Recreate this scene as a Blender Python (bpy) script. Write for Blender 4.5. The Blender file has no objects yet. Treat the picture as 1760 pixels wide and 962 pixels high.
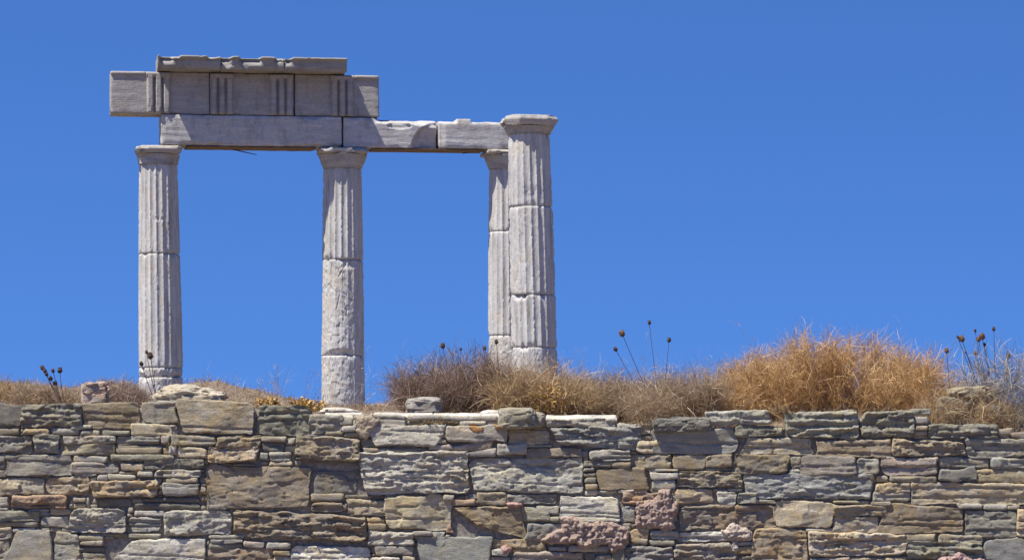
import bpy, math, random
import numpy as np
from mathutils import Matrix, Vector

# ------------------------------------------------------------------ camera, sky, sun, exposure
F = 4500.0            # focal length in photo pixels (photo 1760 x 962)
UC, VH = 880.0, 705.0 # principal column, eye-level row
EYE = 1.70
scene = bpy.context.scene
C = scene.collection
cam_d = bpy.data.cameras.new('camera')
cam_d.sensor_width = 36.0
cam_d.lens = 36.0 * F / 1760.0
cam_d.shift_y = (VH - 481.0) / 1760.0
cam_d.clip_start = 0.5
cam_d.clip_end = 20000.0
cam = bpy.data.objects.new('camera', cam_d)
C.objects.link(cam)
cam.location = (0, 0, EYE)
cam.rotation_euler = (math.pi / 2, 0, 0)
scene.camera = cam

SUN_EL = math.radians(62.0)
SUN_AZ = math.radians(57.0)      # to the left of the direction back to the camera
sdir = Vector((-math.sin(SUN_AZ) * math.cos(SUN_EL), -math.cos(SUN_AZ) * math.cos(SUN_EL), math.sin(SUN_EL)))
sun_d = bpy.data.lights.new('sun', 'SUN')
sun_d.energy = 5.0
sun_d.angle = math.radians(0.5)
sun_d.color = (1.0, 0.935, 0.82)
sun = bpy.data.objects.new('sun', sun_d)
C.objects.link(sun)
sun.rotation_euler = (-sdir).to_track_quat('-Z', 'Y').to_euler()
sun.location = (-20, -5, 30)

world = bpy.data.worlds.new('World')
scene.world = world
world.use_nodes = True
wn = world.node_tree
for n in list(wn.nodes):
    wn.nodes.remove(n)
wo = wn.nodes.new('ShaderNodeOutputWorld')
bg = wn.nodes.new('ShaderNodeBackground')
sky = wn.nodes.new('ShaderNodeTexSky')
sky.sky_type = 'NISHITA'
sky.sun_disc = False
sky.sun_elevation = SUN_EL
sky.sun_rotation = math.atan2(sdir.x, sdir.y) % (2 * math.pi)
sky.altitude = 0
sky.air_density = 1.0
sky.dust_density = 0.0
sky.ozone_density = 4.0
# the clear dry air of the place: the deep blue of the higher sky reaches down to the horizon
tc = wn.nodes.new('ShaderNodeTexCoord')
sep = wn.nodes.new('ShaderNodeSeparateXYZ')
comb = wn.nodes.new('ShaderNodeCombineXYZ')
mz = wn.nodes.new('ShaderNodeMath'); mz.operation = 'MULTIPLY_ADD'
mz.inputs[1].default_value = 1.15
mz.inputs[2].default_value = 0.26
nrm = wn.nodes.new('ShaderNodeVectorMath'); nrm.operation = 'NORMALIZE'
wn.links.new(tc.outputs['Generated'], sep.inputs[0])
wn.links.new(sep.outputs['X'], comb.inputs['X'])
wn.links.new(sep.outputs['Y'], comb.inputs['Y'])
wn.links.new(sep.outputs['Z'], mz.inputs[0])
wn.links.new(mz.outputs[0], comb.inputs['Z'])
wn.links.new(comb.outputs[0], nrm.inputs[0])
wn.links.new(nrm.outputs[0], sky.inputs['Vector'])
hs = wn.nodes.new('ShaderNodeHueSaturation')
hs.inputs['Saturation'].default_value = 1.0
wn.links.new(sky.outputs[0], hs.inputs['Color'])
tint = wn.nodes.new('ShaderNodeMix'); tint.data_type = 'RGBA'; tint.blend_type = 'MULTIPLY'
tint.inputs[0].default_value = 1.0
tint.inputs[7].default_value = (0.455, 0.755, 1.24, 1.0)
wn.links.new(hs.outputs[0], tint.inputs[6])
wn.links.new(tint.outputs[2], bg.inputs['Color'])
bg.inputs['Strength'].default_value = 0.084
wn.links.new(bg.outputs[0], wo.inputs[0])

scene.view_settings.view_transform = 'Standard'
scene.view_settings.look = 'None'
scene.view_settings.exposure = 0.60
scene.view_settings.gamma = 1.0
scene.view_settings.use_curve_mapping = False
scene.render.engine = 'CYCLES'
scene.cycles.max_bounces = 6

# ------------------------------------------------------------------ helpers
rng = random.Random(7)
nrng = np.random.default_rng(11)

def _hash(ix, iy, iz, seed):
    h = (ix.astype(np.int64) * 374761393 + iy.astype(np.int64) * 668265263 + iz.astype(np.int64) * 2147483647 + seed * 974634777) & 0xFFFFFFFF
    h = ((h ^ (h >> 13)) * 1274126177) & 0xFFFFFFFF
    h = ((h ^ (h >> 16)) * 2246822519) & 0xFFFFFFFF
    return ((h ^ (h >> 15)) & 0xFFFFFF) / float(0xFFFFFF)

def noise3(x, y, z, seed=0):
    """value noise, -1..1"""
    x, y, z = np.broadcast_arrays(np.asarray(x, float), np.asarray(y, float), np.asarray(z, float))
    ix, iy, iz = np.floor(x), np.floor(y), np.floor(z)
    fx, fy, fz = x - ix, y - iy, z - iz
    fx = fx * fx * fx * (fx * (fx * 6 - 15) + 10); fy = fy * fy * fy * (fy * (fy * 6 - 15) + 10); fz = fz * fz * fz * (fz * (fz * 6 - 15) + 10)
    r = 0
    for dx in (0, 1):
        wx = fx if dx else 1 - fx
        for dy in (0, 1):
            wy = fy if dy else 1 - fy
            for dz in (0, 1):
                wz = fz if dz else 1 - fz
                r = r + wx * wy * wz * _hash(ix + dx, iy + dy, iz + dz, seed)
    return r * 2 - 1

def fbm(x, y, z, seed=0, octaves=4, gain=0.5):
    a, s, tot = 1.0, 0, 0
    for o in range(octaves):
        s = s + a * noise3(x * 2 ** o + 17.3 * o, y * 2 ** o + 5.1 * o, z * 2 ** o - 9.7 * o, seed + o)
        tot += a; a *= gain
    return s / tot

def ridged(x, y, z, seed=0, octaves=3):
    a, s, tot = 1.0, 0, 0
    for o in range(octaves):
        s = s + a * (1 - np.abs(noise3(x * 2 ** o + 3.3 * o, y * 2 ** o, z * 2 ** o, seed + o)))
        tot += a; a *= 0.5
    return s / tot

def facets(x, z, fx, fz, seed, tilt, step):
    """split-stone relief: cells, each a small plane of its own tilt and height (crisp creases, no lumps)"""
    X, Z = x * fx, z * fz
    X = X + 0.18 * noise3(X * 1.7, 0.3, Z * 1.7, seed + 50); Z = Z + 0.18 * noise3(X * 1.7, 7.3, Z * 1.7, seed + 51)
    ix, iz = np.floor(X), np.floor(Z)
    best = np.full(X.shape, 1e9); rel = np.zeros_like(X); zero = np.zeros_like(ix)
    for dx in (-1, 0, 1):
        for dz in (-1, 0, 1):
            cx, cz = ix + dx, iz + dz
            px = cx + 0.1 + 0.8 * _hash(cx, cz, zero, seed); pz = cz + 0.1 + 0.8 * _hash(cx, cz, zero + 1, seed)
            d = (X - px) ** 2 + (Z - pz) ** 2
            h = (_hash(cx, cz, zero + 2, seed) - 0.5) * 2 * step
            gx = (_hash(cx, cz, zero + 3, seed) - 0.5) * 2 * tilt; gz = (_hash(cx, cz, zero + 4, seed) - 0.5) * 2 * tilt
            pl = h + gx * (X - px) / fx + gz * (Z - pz) / fz
            m = d < best
            best = np.where(m, d, best); rel = np.where(m, pl, rel)
    return rel

def sstep(a, b, x):
    t = np.clip((x - a) / (b - a), 0, 1)
    return t * t * (3 - 2 * t)

def lin(c, k=1.0):
    r = []
    for v in c:
        v = v / 255.0
        r.append((v / 12.92 if v <= 0.04045 else ((v + 0.055) / 1.055) ** 2.4) * k)
    return tuple(r)

def mesh_from(name, V, faces, smooth=True):
    """V (n,3) array; faces: list of index arrays of equal width (quads / tris / ngons)"""
    me = bpy.data.meshes.new(name)
    V = np.asarray(V, np.float32)
    loops, starts, n = [], [], 0
    for f in faces:
        f = np.asarray(f, np.int32)
        if f.size == 0:
            continue
        k = f.shape[1]
        loops.append(f.ravel())
        starts.append(n + np.arange(f.shape[0]) * k)
        n += f.size
    loops = np.concatenate(loops); starts = np.concatenate(starts)
    me.vertices.add(len(V)); me.vertices.foreach_set('co', V.ravel())
    me.loops.add(len(loops)); me.loops.foreach_set('vertex_index', loops.astype(np.int32))
    me.polygons.add(len(starts)); me.polygons.foreach_set('loop_start', starts.astype(np.int32))
    me.update(calc_edges=True)
    me.validate()
    if smooth:
        me.polygons.foreach_set('use_smooth', np.ones(len(me.polygons), bool))
    return me

def link(name, me, mat, parent=None, loc=None, color=None):
    o = bpy.data.objects.new(name, me)
    C.objects.link(o)
    if mat is not None and len(me.materials) == 0:
        me.materials.append(mat)
    if parent is not None:
        o.parent = parent
    if loc is not None:
        o.location = loc
    if color is not None:
        o.color = (*color, 1.0)
    return o

def tag(o, label=None, category=None, group=None, kind=None):
    if label: o['label'] = label
    if category: o['category'] = category
    if group: o['group'] = group
    if kind: o['kind'] = kind
    return o

def empty(name, loc, label=None, category=None, group=None):
    o = bpy.data.objects.new(name, None)
    o.empty_display_size = 0.2
    C.objects.link(o)
    o.location = loc
    return tag(o, label, category, group)

def grid_faces(nu, nv, off=0, wrap_u=False):
    """verts laid out index = j*nu + i"""
    iu = np.arange(nu if wrap_u else nu - 1)
    jv = np.arange(nv - 1)
    I, J = np.meshgrid(iu, jv)
    I2 = (I + 1) % nu
    return off + np.stack([J * nu + I, J * nu + I2, (J + 1) * nu + I2, (J + 1) * nu + I], -1).reshape(-1, 4)

# ------------------------------------------------------------------ materials
class NT:
    def __init__(self, name):
        self.m = bpy.data.materials.new(name)
        self.m.use_nodes = True
        self.t = self.m.node_tree
        self.p = self.t.nodes['Principled BSDF']
        self.p.inputs['Roughness'].default_value = 0.9
        self.p.inputs['Specular IOR Level'].default_value = 0.25
    def n(self, ty, **kw):
        nd = self.t.nodes.new(ty)
        for k, v in kw.items():
            setattr(nd, k, v)
        return nd
    def l(self, a, b):
        self.t.links.new(a, b)
    def math(self, op, a, b=None, c=None, clamp=False):
        nd = self.n('ShaderNodeMath', operation=op, use_clamp=clamp)
        for i, v in enumerate((a, b, c)):
            if v is None: continue
            if isinstance(v, (int, float)): nd.inputs[i].default_value = v
            else: self.l(v, nd.inputs[i])
        return nd.outputs[0]
    def vmath(self, op, a, b=None, scale=None):
        nd = self.n('ShaderNodeVectorMath', operation=op)
        for i, v in enumerate((a, b)):
            if v is None: continue
            if isinstance(v, (tuple, list)): nd.inputs[i].default_value = v
            else: self.l(v, nd.inputs[i])
        if scale is not None:
            if isinstance(scale, (int, float)): nd.inputs['Scale'].default_value = scale
            else: self.l(scale, nd.inputs['Scale'])
        return nd.outputs[0]
    def noise(self, vec, scale, detail=4, rough=0.55, dist=0.0):
        nd = self.n('ShaderNodeTexNoise')
        self.l(vec, nd.inputs['Vector'])
        nd.inputs['Scale'].default_value = scale
        nd.inputs['Detail'].default_value = detail
        nd.inputs['Roughness'].default_value = rough
        nd.inputs['Distortion'].default_value = dist
        return nd.outputs['Fac']
    def remap(self, x, a, b, c=0.0, d=1.0):
        nd = self.n('ShaderNodeMapRange')
        self.l(x, nd.inputs[0])
        for i, v in enumerate((a, b, c, d)): nd.inputs[i + 1].default_value = v
        return nd.outputs[0]
    def mix(self, fac, a, b, mode='MIX'):
        nd = self.n('ShaderNodeMix', data_type='RGBA', blend_type=mode)
        for sock, v in ((nd.inputs[0], fac), (nd.inputs[6], a), (nd.inputs[7], b)):
            if isinstance(v, (int, float)): sock.default_value = v
            elif isinstance(v, tuple): sock.default_value = (*v, 1.0) if len(v) == 3 else v
            else: self.l(v, sock)
        return nd.outputs[2]
    def bump(self, h, strength, dist, prev=None):
        nd = self.n('ShaderNodeBump')
        nd.inputs['Strength'].default_value = strength
        nd.inputs['Distance'].default_value = dist
        self.l(h, nd.inputs['Height'])
        if prev is not None: self.l(prev, nd.inputs['Normal'])
        return nd.outputs[0]
    def base(self, c):
        if isinstance(c, tuple): self.p.inputs['Base Color'].default_value = (*c, 1.0)
        else: self.l(c, self.p.inputs['Base Color'])
    def normal(self, nsock):
        self.l(nsock, self.p.inputs['Normal'])

def stone_material():
    k = NT('schist')
    geo = k.n('ShaderNodeNewGeometry'); oi = k.n('ShaderNodeObjectInfo')
    off = k.math('MULTIPLY', oi.outputs['Random'], 37.0)
    pos = k.vmath('ADD', geo.outputs['Position'], k.n('ShaderNodeCombineXYZ').outputs[0])
    cmb = k.n('ShaderNodeCombineXYZ'); k.l(off, cmb.inputs[0]); k.l(off, cmb.inputs[1]); k.l(off, cmb.inputs[2])
    pos = k.vmath('ADD', geo.outputs['Position'], cmb.outputs[0])
    st = k.vmath('MULTIPLY', pos, (1.0, 1.0, 5.0))
    strata = k.noise(st, 4.0, 6, 0.62, 0.6)
    fine = k.noise(pos, 60.0, 4, 0.6)
    med = k.noise(pos, 6.0, 4, 0.6)
    med2 = k.noise(pos, 3.1, 3, 0.6, 0.8)
    col = oi.outputs['Color']
    v = k.remap(strata, 0.3, 0.7, 0.66, 1.30)
    vm = k.n('ShaderNodeCombineXYZ')
    for i in range(3): k.l(v, vm.inputs[i])
    col = k.mix(1.0, col, vm.outputs[0], 'MULTIPLY')
    f2 = k.remap(fine, 0.3, 0.7, 0.78, 1.22)
    vm2 = k.n('ShaderNodeCombineXYZ')
    for i in range(3): k.l(f2, vm2.inputs[i])
    col = k.mix(1.0, col, vm2.outputs[0], 'MULTIPLY')
    # iron staining and grey lichen
    warm = k.mix(1.0, col, (1.11, 0.985, 0.76), 'MULTIPLY')
    col = k.mix(k.remap(med2, 0.50, 0.66, 0.0, 0.75), col, warm)
    cool = k.mix(1.0, col, (0.84, 0.86, 0.88), 'MULTIPLY')
    col = k.mix(k.remap(med, 0.52, 0.64, 0.0, 0.8), col, cool)
    bw = k.n('ShaderNodeRGBToBW'); k.l(col, bw.inputs[0])
    gr = k.n('ShaderNodeCombineXYZ')
    for i in range(3): k.l(bw.outputs[0], gr.inputs[i])
    med3 = k.noise(pos, 4.5, 5, 0.68, 1.2)
    col = k.mix(k.remap(med3, 0.46, 0.62, 0.0, 0.5), col, k.mix(1.0, gr.outputs[0], (1.0, 0.985, 0.93), 'MULTIPLY'))
    lich = k.noise(pos, 22.0, 3, 0.7)
    col = k.mix(k.remap(lich, 0.63, 0.70, 0.0, 0.45), col, (0.46, 0.45, 0.41))
    dk = k.noise(pos, 15.0, 5, 0.7, 1.0)
    col = k.mix(k.remap(dk, 0.58, 0.70, 0.0, 0.60), col, (0.06, 0.055, 0.05))
    # dust and weathering that run across the joints
    wide = k.noise(geo.outputs['Position'], 1.7, 5, 0.65, 0.6)
    col = k.mix(k.remap(wide, 0.46, 0.66, 0.0, 0.42), col, (0.32, 0.29, 0.225))
    wide2 = k.noise(k.vmath('ADD', geo.outputs['Position'], (31.0, 7.0, 3.0)), 2.3, 5, 0.7, 0.6)
    col = k.mix(k.remap(wide2, 0.55, 0.70, 0.0, 0.40), col, (0.12, 0.11, 0.10))
    k.base(col)
    b1 = k.bump(k.noise(k.vmath('MULTIPLY', pos, (1, 1, 3.0)), 30.0, 8, 0.75, 0.8), 0.9, 0.016)
    b2 = k.bump(k.noise(pos, 110.0, 4, 0.7), 0.8, 0.006, b1)
    k.normal(b2)
    return k.m

def lichen_material():
    k = NT('lichen')
    geo = k.n('ShaderNodeNewGeometry')
    n = k.noise(geo.outputs['Position'], 60, 4, 0.7)
    k.base(k.mix(k.remap(n, 0.35, 0.65), (0.32, 0.13, 0.035), (0.40, 0.26, 0.12)))
    return k.m

def marble_material(name, base=(0.60, 0.585, 0.56), horiz=True):
    k = NT(name)
    geo = k.n('ShaderNodeNewGeometry'); oi = k.n('ShaderNodeObjectInfo')
    off = k.math('MULTIPLY', oi.outputs['Random'], 23.0)
    cmb = k.n('ShaderNodeCombineXYZ')
    for i in range(3): k.l(off, cmb.inputs[i])
    pos = k.vmath('ADD', geo.outputs['Position'], cmb.outputs[0])
    sv = k.vmath('MULTIPLY', pos, (1, 1, 6.0) if horiz else (4.0, 4.0, 0.7))
    a = k.noise(sv, 2.6, 6, 0.6, 0.7)
    b = k.noise(pos, 3.0, 5, 0.65, 0.5)
    c = k.noise(pos, 30.0, 5, 0.65)
    col = k.mix(k.remap(a, 0.35, 0.68), base, tuple(x * y for x, y in zip(base, (0.72, 0.73, 0.76))))
    col = k.mix(k.remap(b, 0.50, 0.70, 0, 0.5), col, tuple(x * y for x, y in zip(base, (0.95, 0.83, 0.64))))
    col = k.mix(k.remap(c, 0.50, 0.70, 0, 0.60), col, tuple(x * 0.55 for x in base))
    d = k.noise(k.vmath('MULTIPLY', pos, (5, 5, 0.6) if not horiz else (3, 3, 1.2)), 2.0, 6, 0.7)
    col = k.mix(k.remap(d, 0.52, 0.70, 0, 0.62), col, (0.20, 0.18, 0.16))
    k.base(col)
    b1 = k.bump(k.noise(sv, 9.0, 6, 0.65), 0.5, 0.012)
    b2 = k.bump(c, 0.5, 0.006, b1)
    k.normal(b2)
    return k.m

def mortar_material():
    k = NT('old_mortar')
    geo = k.n('ShaderNodeNewGeometry'); oi = k.n('ShaderNodeObjectInfo')
    pos = geo.outputs['Position']
    a = k.noise(pos, 14, 5, 0.7); b = k.noise(pos, 70, 4, 0.6)
    col = k.mix(k.remap(a, 0.35, 0.65), oi.outputs['Color'], k.mix(1.0, oi.outputs['Color'], (0.66, 0.62, 0.60), 'MULTIPLY'))
    col = k.mix(k.remap(b, 0.55, 0.7, 0, 0.5), col, (0.5, 0.45, 0.43))
    k.base(col)
    k.normal(k.bump(b, 0.8, 0.008, k.bump(k.noise(pos, 26, 5, 0.7), 0.8, 0.02)))
    return k.m

def earth_material():
    k = NT('dry_earth')
    geo = k.n('ShaderNodeNewGeometry'); pos = geo.outputs['Position']
    a = k.noise(pos, 1.5, 6, 0.65); b = k.noise(pos, 12, 6, 0.7); c = k.noise(pos, 50, 4, 0.7)
    col = k.mix(k.remap(a, 0.35, 0.65), (0.20, 0.145, 0.095), (0.30, 0.235, 0.165))
    col = k.mix(k.remap(b, 0.45, 0.7, 0, 0.7), col, (0.13, 0.085, 0.055))
    col = k.mix(k.remap(c, 0.58, 0.70, 0, 0.7), col, (0.42, 0.37, 0.31))
    k.base(col)
    k.normal(k.bump(b, 0.8, 0.06, k.bump(c, 0.6, 0.02)))
    return k.m

def straw_material(name, c1, c2, c3, translucent=0.25):
    """dry plant: colour varies along world position and per strand (uses a point attribute 'rnd')"""
    k = NT(name)
    at = k.n('ShaderNodeAttribute'); at.attribute_name = 'rnd'
    geo = k.n('ShaderNodeNewGeometry')
    n = k.noise(geo.outputs['Position'], 3.5, 3, 0.6)
    f = k.math('ADD', k.math('MULTIPLY', at.outputs['Fac'], 0.65), k.math('MULTIPLY', n, 0.45))
    cr = k.n('ShaderNodeValToRGB')
    k.l(f, cr.inputs[0])
    e = cr.color_ramp.elements
    e[0].position = 0.18; e[0].color = (*c1, 1)
    e[1].position = 0.92; e[1].color = (*c3, 1)
    m = e.new(0.55); m.color = (*c2, 1)
    k.base(cr.outputs[0])
    k.p.inputs['Roughness'].default_value = 0.75
    if translucent:
        tr = k.n('ShaderNodeBsdfTranslucent'); k.l(cr.outputs[0], tr.inputs['Color'])
        ms = k.n('ShaderNodeMixShader'); ms.inputs[0].default_value = translucent
        out = k.t.nodes['Material Output']
        k.l(k.p.outputs[0], ms.inputs[1]); k.l(tr.outputs[0], ms.inputs[2]); k.l(ms.outputs[0], out.inputs[0])
    return k.m

def plain_material(name, c, rough=0.85, scale=40):
    k = NT(name)
    geo = k.n('ShaderNodeNewGeometry')
    n = k.noise(geo.outputs['Position'], scale, 4, 0.7)
    k.base(k.mix(k.remap(n, 0.35, 0.65), tuple(x * 0.6 for x in c), tuple(min(1, x * 1.35) for x in c)))
    k.p.inputs['Roughness'].default_value = rough
    return k.m

M_STONE = stone_material()
M_LICHEN = lichen_material()
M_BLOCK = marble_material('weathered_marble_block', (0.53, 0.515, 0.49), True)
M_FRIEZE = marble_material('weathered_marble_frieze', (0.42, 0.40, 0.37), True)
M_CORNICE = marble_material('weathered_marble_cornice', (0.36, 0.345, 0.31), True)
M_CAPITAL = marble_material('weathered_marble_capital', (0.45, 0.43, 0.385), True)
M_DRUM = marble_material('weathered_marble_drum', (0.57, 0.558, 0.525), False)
M_MORTAR = mortar_material()
M_EARTH = earth_material()

# ------------------------------------------------------------------ ground and terrace
ZW = 26.0                     # distance of the wall's face
MW = ZW / F                   # metres per photo pixel on the wall
def wx(u): return (u - UC) * MW
def wz(v): return EYE + (VH - v) * MW
def P(u, v, Z): return Vector(((u - UC) * Z / F, Z, EYE + (VH - v) * Z / F))

TOP_U = [-600, 0, 240, 437, 445, 532, 590, 610, 700, 860, 940, 1060, 1065, 1120, 1140, 1220, 1322, 1350, 1400, 1598, 1604, 1714, 1760, 2400]
TOP_V = [696, 695, 692, 692, 700, 708, 719, 716, 714, 716, 720, 722, 732, 736, 738, 729, 730, 728, 712, 708, 729, 735, 744, 748]
def top_v(u): return np.interp(u, TOP_U, TOP_V)

def terrain(X, Y):
    X = np.asarray(X, float); Y = np.asarray(Y, float)
    u = UC + X / MW
    z_edge = EYE + (VH - top_v(u) - 9) * MW
    zt = EYE - 0.02 + 0.0 * X
    def bump(u0, z0, h, su, sz):
        x0 = (u0 - UC) * z0 / F
        return h * np.exp(-((X - x0) / su) ** 2 - ((Y - z0) / sz) ** 2)
    zt = zt + bump(60, 44, 0.34, 1.3, 3.2) + bump(215, 43.5, 0.34, 0.8, 2.0) + bump(345, 43, 0.36, 0.8, 2.2) + bump(450, 44, 0.24, 0.9, 2.5) + bump(-140, 45, 0.50, 1.6, 3.5)
    zt = zt + bump(905, 36.5, 0.16, 1.4, 2.5) + bump(1120, 33, 0.10, 2.5, 3) + bump(1450, 31, 0.12, 2.5, 3)
    zt = zt + 0.035 * fbm(X * 1.3, Y * 1.3, 0, 31, 4) + 0.075 * fbm(X * 3.1, Y * 2.4, 0, 33, 4, 0.6) * sstep(39.5, 42, Y)
    k = sstep(26.4, 30.0, Y)
    z = z_edge * (1 - k) + zt * k
    far = sstep(55, 140, Y)
    z = z * (1 - far) + far * (0.3 + 0.25 * fbm(X * 0.02, Y * 0.02, 0, 5, 3))
    side = sstep(10.5, 14.0, np.abs(X))            # beyond the wall's ends the bank runs out
    step = np.where(Y < 26.06, 0.0, 1.0)
    front = 0.02 * fbm(X * 0.6, Y * 0.6, 0, 77, 3)
    return step * z + (1 - step) * front

def axis(vals, far):
    a = np.array(vals)
    out = [a[-1]]
    s = a[-1] - a[-2]
    while out[-1] < far:
        s *= 1.35; out.append(out[-1] + s)
    return np.concatenate([a, out[1:]])
xa = axis(np.arange(0, 11.01, 0.11), 4000); xs = np.concatenate([-xa[:0:-1], xa])
ya = axis(np.concatenate([np.arange(26.12, 33, 0.10), np.arange(33, 50, 0.25)]), 6000)
yf = axis(np.concatenate([[0], np.arange(0.3, 6, 0.5)]), 1200)
ys = np.concatenate([(26.0 - yf)[::-1], [26.05], ya])
GX, GY = np.meshgrid(xs, ys)
GZ = terrain(GX, GY)
V = np.stack([GX, GY, GZ], -1).reshape(-1, 3)
ground = link('ground', mesh_from('ground', V, [grid_faces(len(xs), len(ys))]), M_EARTH)
tag(ground, 'dry brown earth ground with a raised terrace behind the wall', kind='structure')

# ------------------------------------------------------------------ the dry stone wall
COL = dict(g=(134, 131, 122), n=(124, 122, 107), t=(156, 141, 111), o=(152, 127, 86), b=(139, 121, 97), w=(174, 170, 160),
           p=(148, 134, 124), u=(124, 128, 131), d=(92, 90, 86), k=(94, 96, 95), r=(150, 116, 92), l=(160, 156, 146))
wall = empty('stone_wall', (0, ZW, 0), 'long dry stone wall of grey and ochre schist stones below the columns', 'wall'); wall['kind'] = 'thing'

def stone_mesh(w, h, style, seed, prot, depth=0.24, cell=None, corner=None, rise=0.0, r=None):
    """stone of w x h metres centred on 0, face towards -Y. corner: four (dx,dz) shifts in metres, TL TR BR BL"""
    rs = random.Random(seed)
    cell = cell or 0.0115
    ns = max(6, min(130, int(w / cell))); nt = max(5, min(60, int(h / cell)))
    s = np.linspace(0, 1, ns); t = np.linspace(0, 1, nt)
    S, T = np.meshgrid(s, t)                      # T: 0 bottom .. 1 top
    j = 0.09 * min(w, h) + 0.004
    cs = corner or [(0, 0)] * 4
    def cn(i, x, z): return (x + cs[i][0] + rs.uniform(-j, j), z + cs[i][1] + rs.uniform(-j, j) * 0.8)
    TL, TR, BR, BL = cn(0, -w / 2, h / 2), cn(1, w / 2, h / 2), cn(2, w / 2, -h / 2), cn(3, -w / 2, -h / 2)
    X = (1 - T) * ((1 - S) * BL[0] + S * BR[0]) + T * ((1 - S) * TL[0] + S * TR[0])
    Z = (1 - T) * ((1 - S) * BL[1] + S * BR[1]) + T * ((1 - S) * TL[1] + S * TR[1])
    ae = min(0.20 * h, 0.026)
    Z = Z + T * ae * fbm(X * 7, 0 * X + 1.7, 0, seed, 4, 0.6) + (1 - T) * ae * fbm(X * 7, 0 * X + 7.7, 0, seed + 1, 4, 0.6)
    ax = min(0.12 * w, 0.030)
    X = X + S * ax * fbm(Z * 9, 0 * X + 3.3, 0, seed + 2, 4, 0.6) + (1 - S) * ax * fbm(Z * 9, 0 * X + 9.1, 0, seed + 3, 4, 0.6)
    for ci, (sx, tz) in enumerate(((0, 1), (1, 1), (1, 0), (0, 0))):       # knocked-off corners
        cc = rs.uniform(0.0, 0.20) ** 1.0 * min(w, h) * (1 if rs.random() < 0.6 else 0.25)
        if corner and abs(cs[ci][0]) > 5 * MW: cc *= 0.3
        du = np.abs(S - sx) * w; dv = np.abs(T - tz) * h
        m_ = np.clip(1 - (du + dv) / (1.8 * cc + 1e-6), 0, 1) * cc * 0.5
        X = X + (m_ if sx == 0 else -m_); Z = Z + (-m_ if tz == 1 else m_)
    r = r if r is not None else min(0.40 * min(w, h), rs.uniform(0.004, 0.010) + (0.004 if style in 'rq' else 0))
    dx = np.minimum(S, 1 - S) * w; dz = np.minimum(T, 1 - T) * h
    rr = r * (1 + 0.5 * fbm(X * 10, Z * 10, 0, seed + 4, 2))
    a = np.clip(1 - dx / rr, 0, 1); b = np.clip(1 - dz / rr, 0, 1)
    q = np.sqrt(a * a + b * b)
    back = np.where(q < 1, 1 - np.sqrt(np.clip(1 - q * q, 0, 1)), 1 + (q - 1) * 1.2) * r
    # pull the corners in so that no stone is a clean rectangle
    pull = np.clip(a * b, 0, 1) * r * 0.35
    X = X - np.sign(S - 0.5) * pull; Z = Z - np.sign(T - 0.5) * pull
    va = rs.choice((0.22, 0.35, 0.5, 0.65, 0.9)); vx = rs.uniform(0.5, 1.25); vz = rs.uniform(0.6, 1.7)
    rel = np.zeros_like(X)
    o1, o2 = rs.uniform(0, 50), rs.uniform(0, 50)
    sc = min(1.0, (min(w, h) / 0.16)) ** 0.7
    if style in 'rq':
        pl = []
        for i in range(6):
            ang = rs.uniform(0, 2 * math.pi); sl = rs.uniform(0.05, 0.28)
            pl.append(sl * (X * math.cos(ang) + Z * math.sin(ang)) + rs.uniform(0, 0.35) * 0.12 * min(w, h))
        fac = np.max(np.stack(pl), 0)
        fac = fac - np.quantile(fac, 0.15)
        rel += np.clip(fac, -0.01, 0.03) * 0.6
        rel += sc * (va * facets(X + o1, Z + o2, 4.0 * vx, 9 * vz, seed + 5, 0.15, 0.0055) + va * facets(X + o2, Z + o1, 11 * vx, 26 * vz, seed + 6, 0.19, 0.0022) + 0.0035 * fbm(X * 12, Z * 20, 0, seed + 7, 3))
    elif style == 's':
        warp = Z + 0.02 * fbm(X * 3 + o1, Z * 3, 0, seed + 7, 3)
        lay = fbm(X * 1.6 + o1, warp * 26 + o2, 0, seed + 8, 3)
        step = np.floor(lay * 4) / 4 * 0.6 + lay * 0.4
        crev = np.exp(-(np.abs((lay * 3.0) % 1.0 - 0.5) / 0.10) ** 2) * np.clip(fbm(X * 4, warp * 12, 0, seed + 12, 2) * 2, 0, 1)
        step = np.floor(lay * 6) / 6
        rel += sc * (0.028 * step + 0.014 * crev + facets(X + o1, Z + o2, 4, 20, seed + 9, 0.20, 0.005) + facets(X + o2, Z + o1, 12, 40, seed + 10, 0.22, 0.002))
    else:
        rel += sc * (va * facets(X + o1, Z + o2, 3.5 * vx, 12 * vz, seed + 5, 0.10, 0.0048) + va * facets(X + o2, Z + o1, 10 * vx, 32 * vz, seed + 6, 0.15, 0.0018) + 0.003 * fbm(X * 9, Z * 16, 0, seed + 7, 3))
    for _ in range(rs.choice((0, 1, 1, 2, 3)) if h > 0.08 else 0):      # cleavage: the stone split into thin layers
        zc_ = rs.uniform(-0.36, 0.36) * h + rs.uniform(-0.05, 0.05) * X + 0.012 * fbm(X * 5 + rs.uniform(0, 40), 0 * X, 0 * X, seed + 31, 4, 0.6)
        xa_, xb_ = sorted((rs.uniform(-0.7, 0.7) * w, rs.uniform(-0.7, 0.7) * w))
        if xb_ - xa_ < 0.3 * w: xa_, xb_ = -w, w
        mk = sstep(xa_ - 0.02, xa_ + 0.02, X) * sstep(xb_ + 0.02, xb_ - 0.02, X)
        rel += mk * (0.017 * np.exp(-((Z - zc_) / 0.0065) ** 2) + rs.uniform(-0.004, 0.010) * (Z < zc_))
    rel += rs.uniform(-0.03, 0.03) * X / max(w, 0.2) + rs.uniform(-0.06, 0.05) * Z
    Y = -prot + back + rel * (1 - 0.75 * np.clip(q, 0, 1) ** 2)
    Vf = np.stack([X, Y, Z], -1).reshape(-1, 3)
    # boundary loop -> back
    idx = np.arange(ns * nt).reshape(nt, ns)
    loop = np.concatenate([idx[0, :-1], idx[:-1, -1], idx[-1, :0:-1], idx[:0:-1, 0]])
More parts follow.
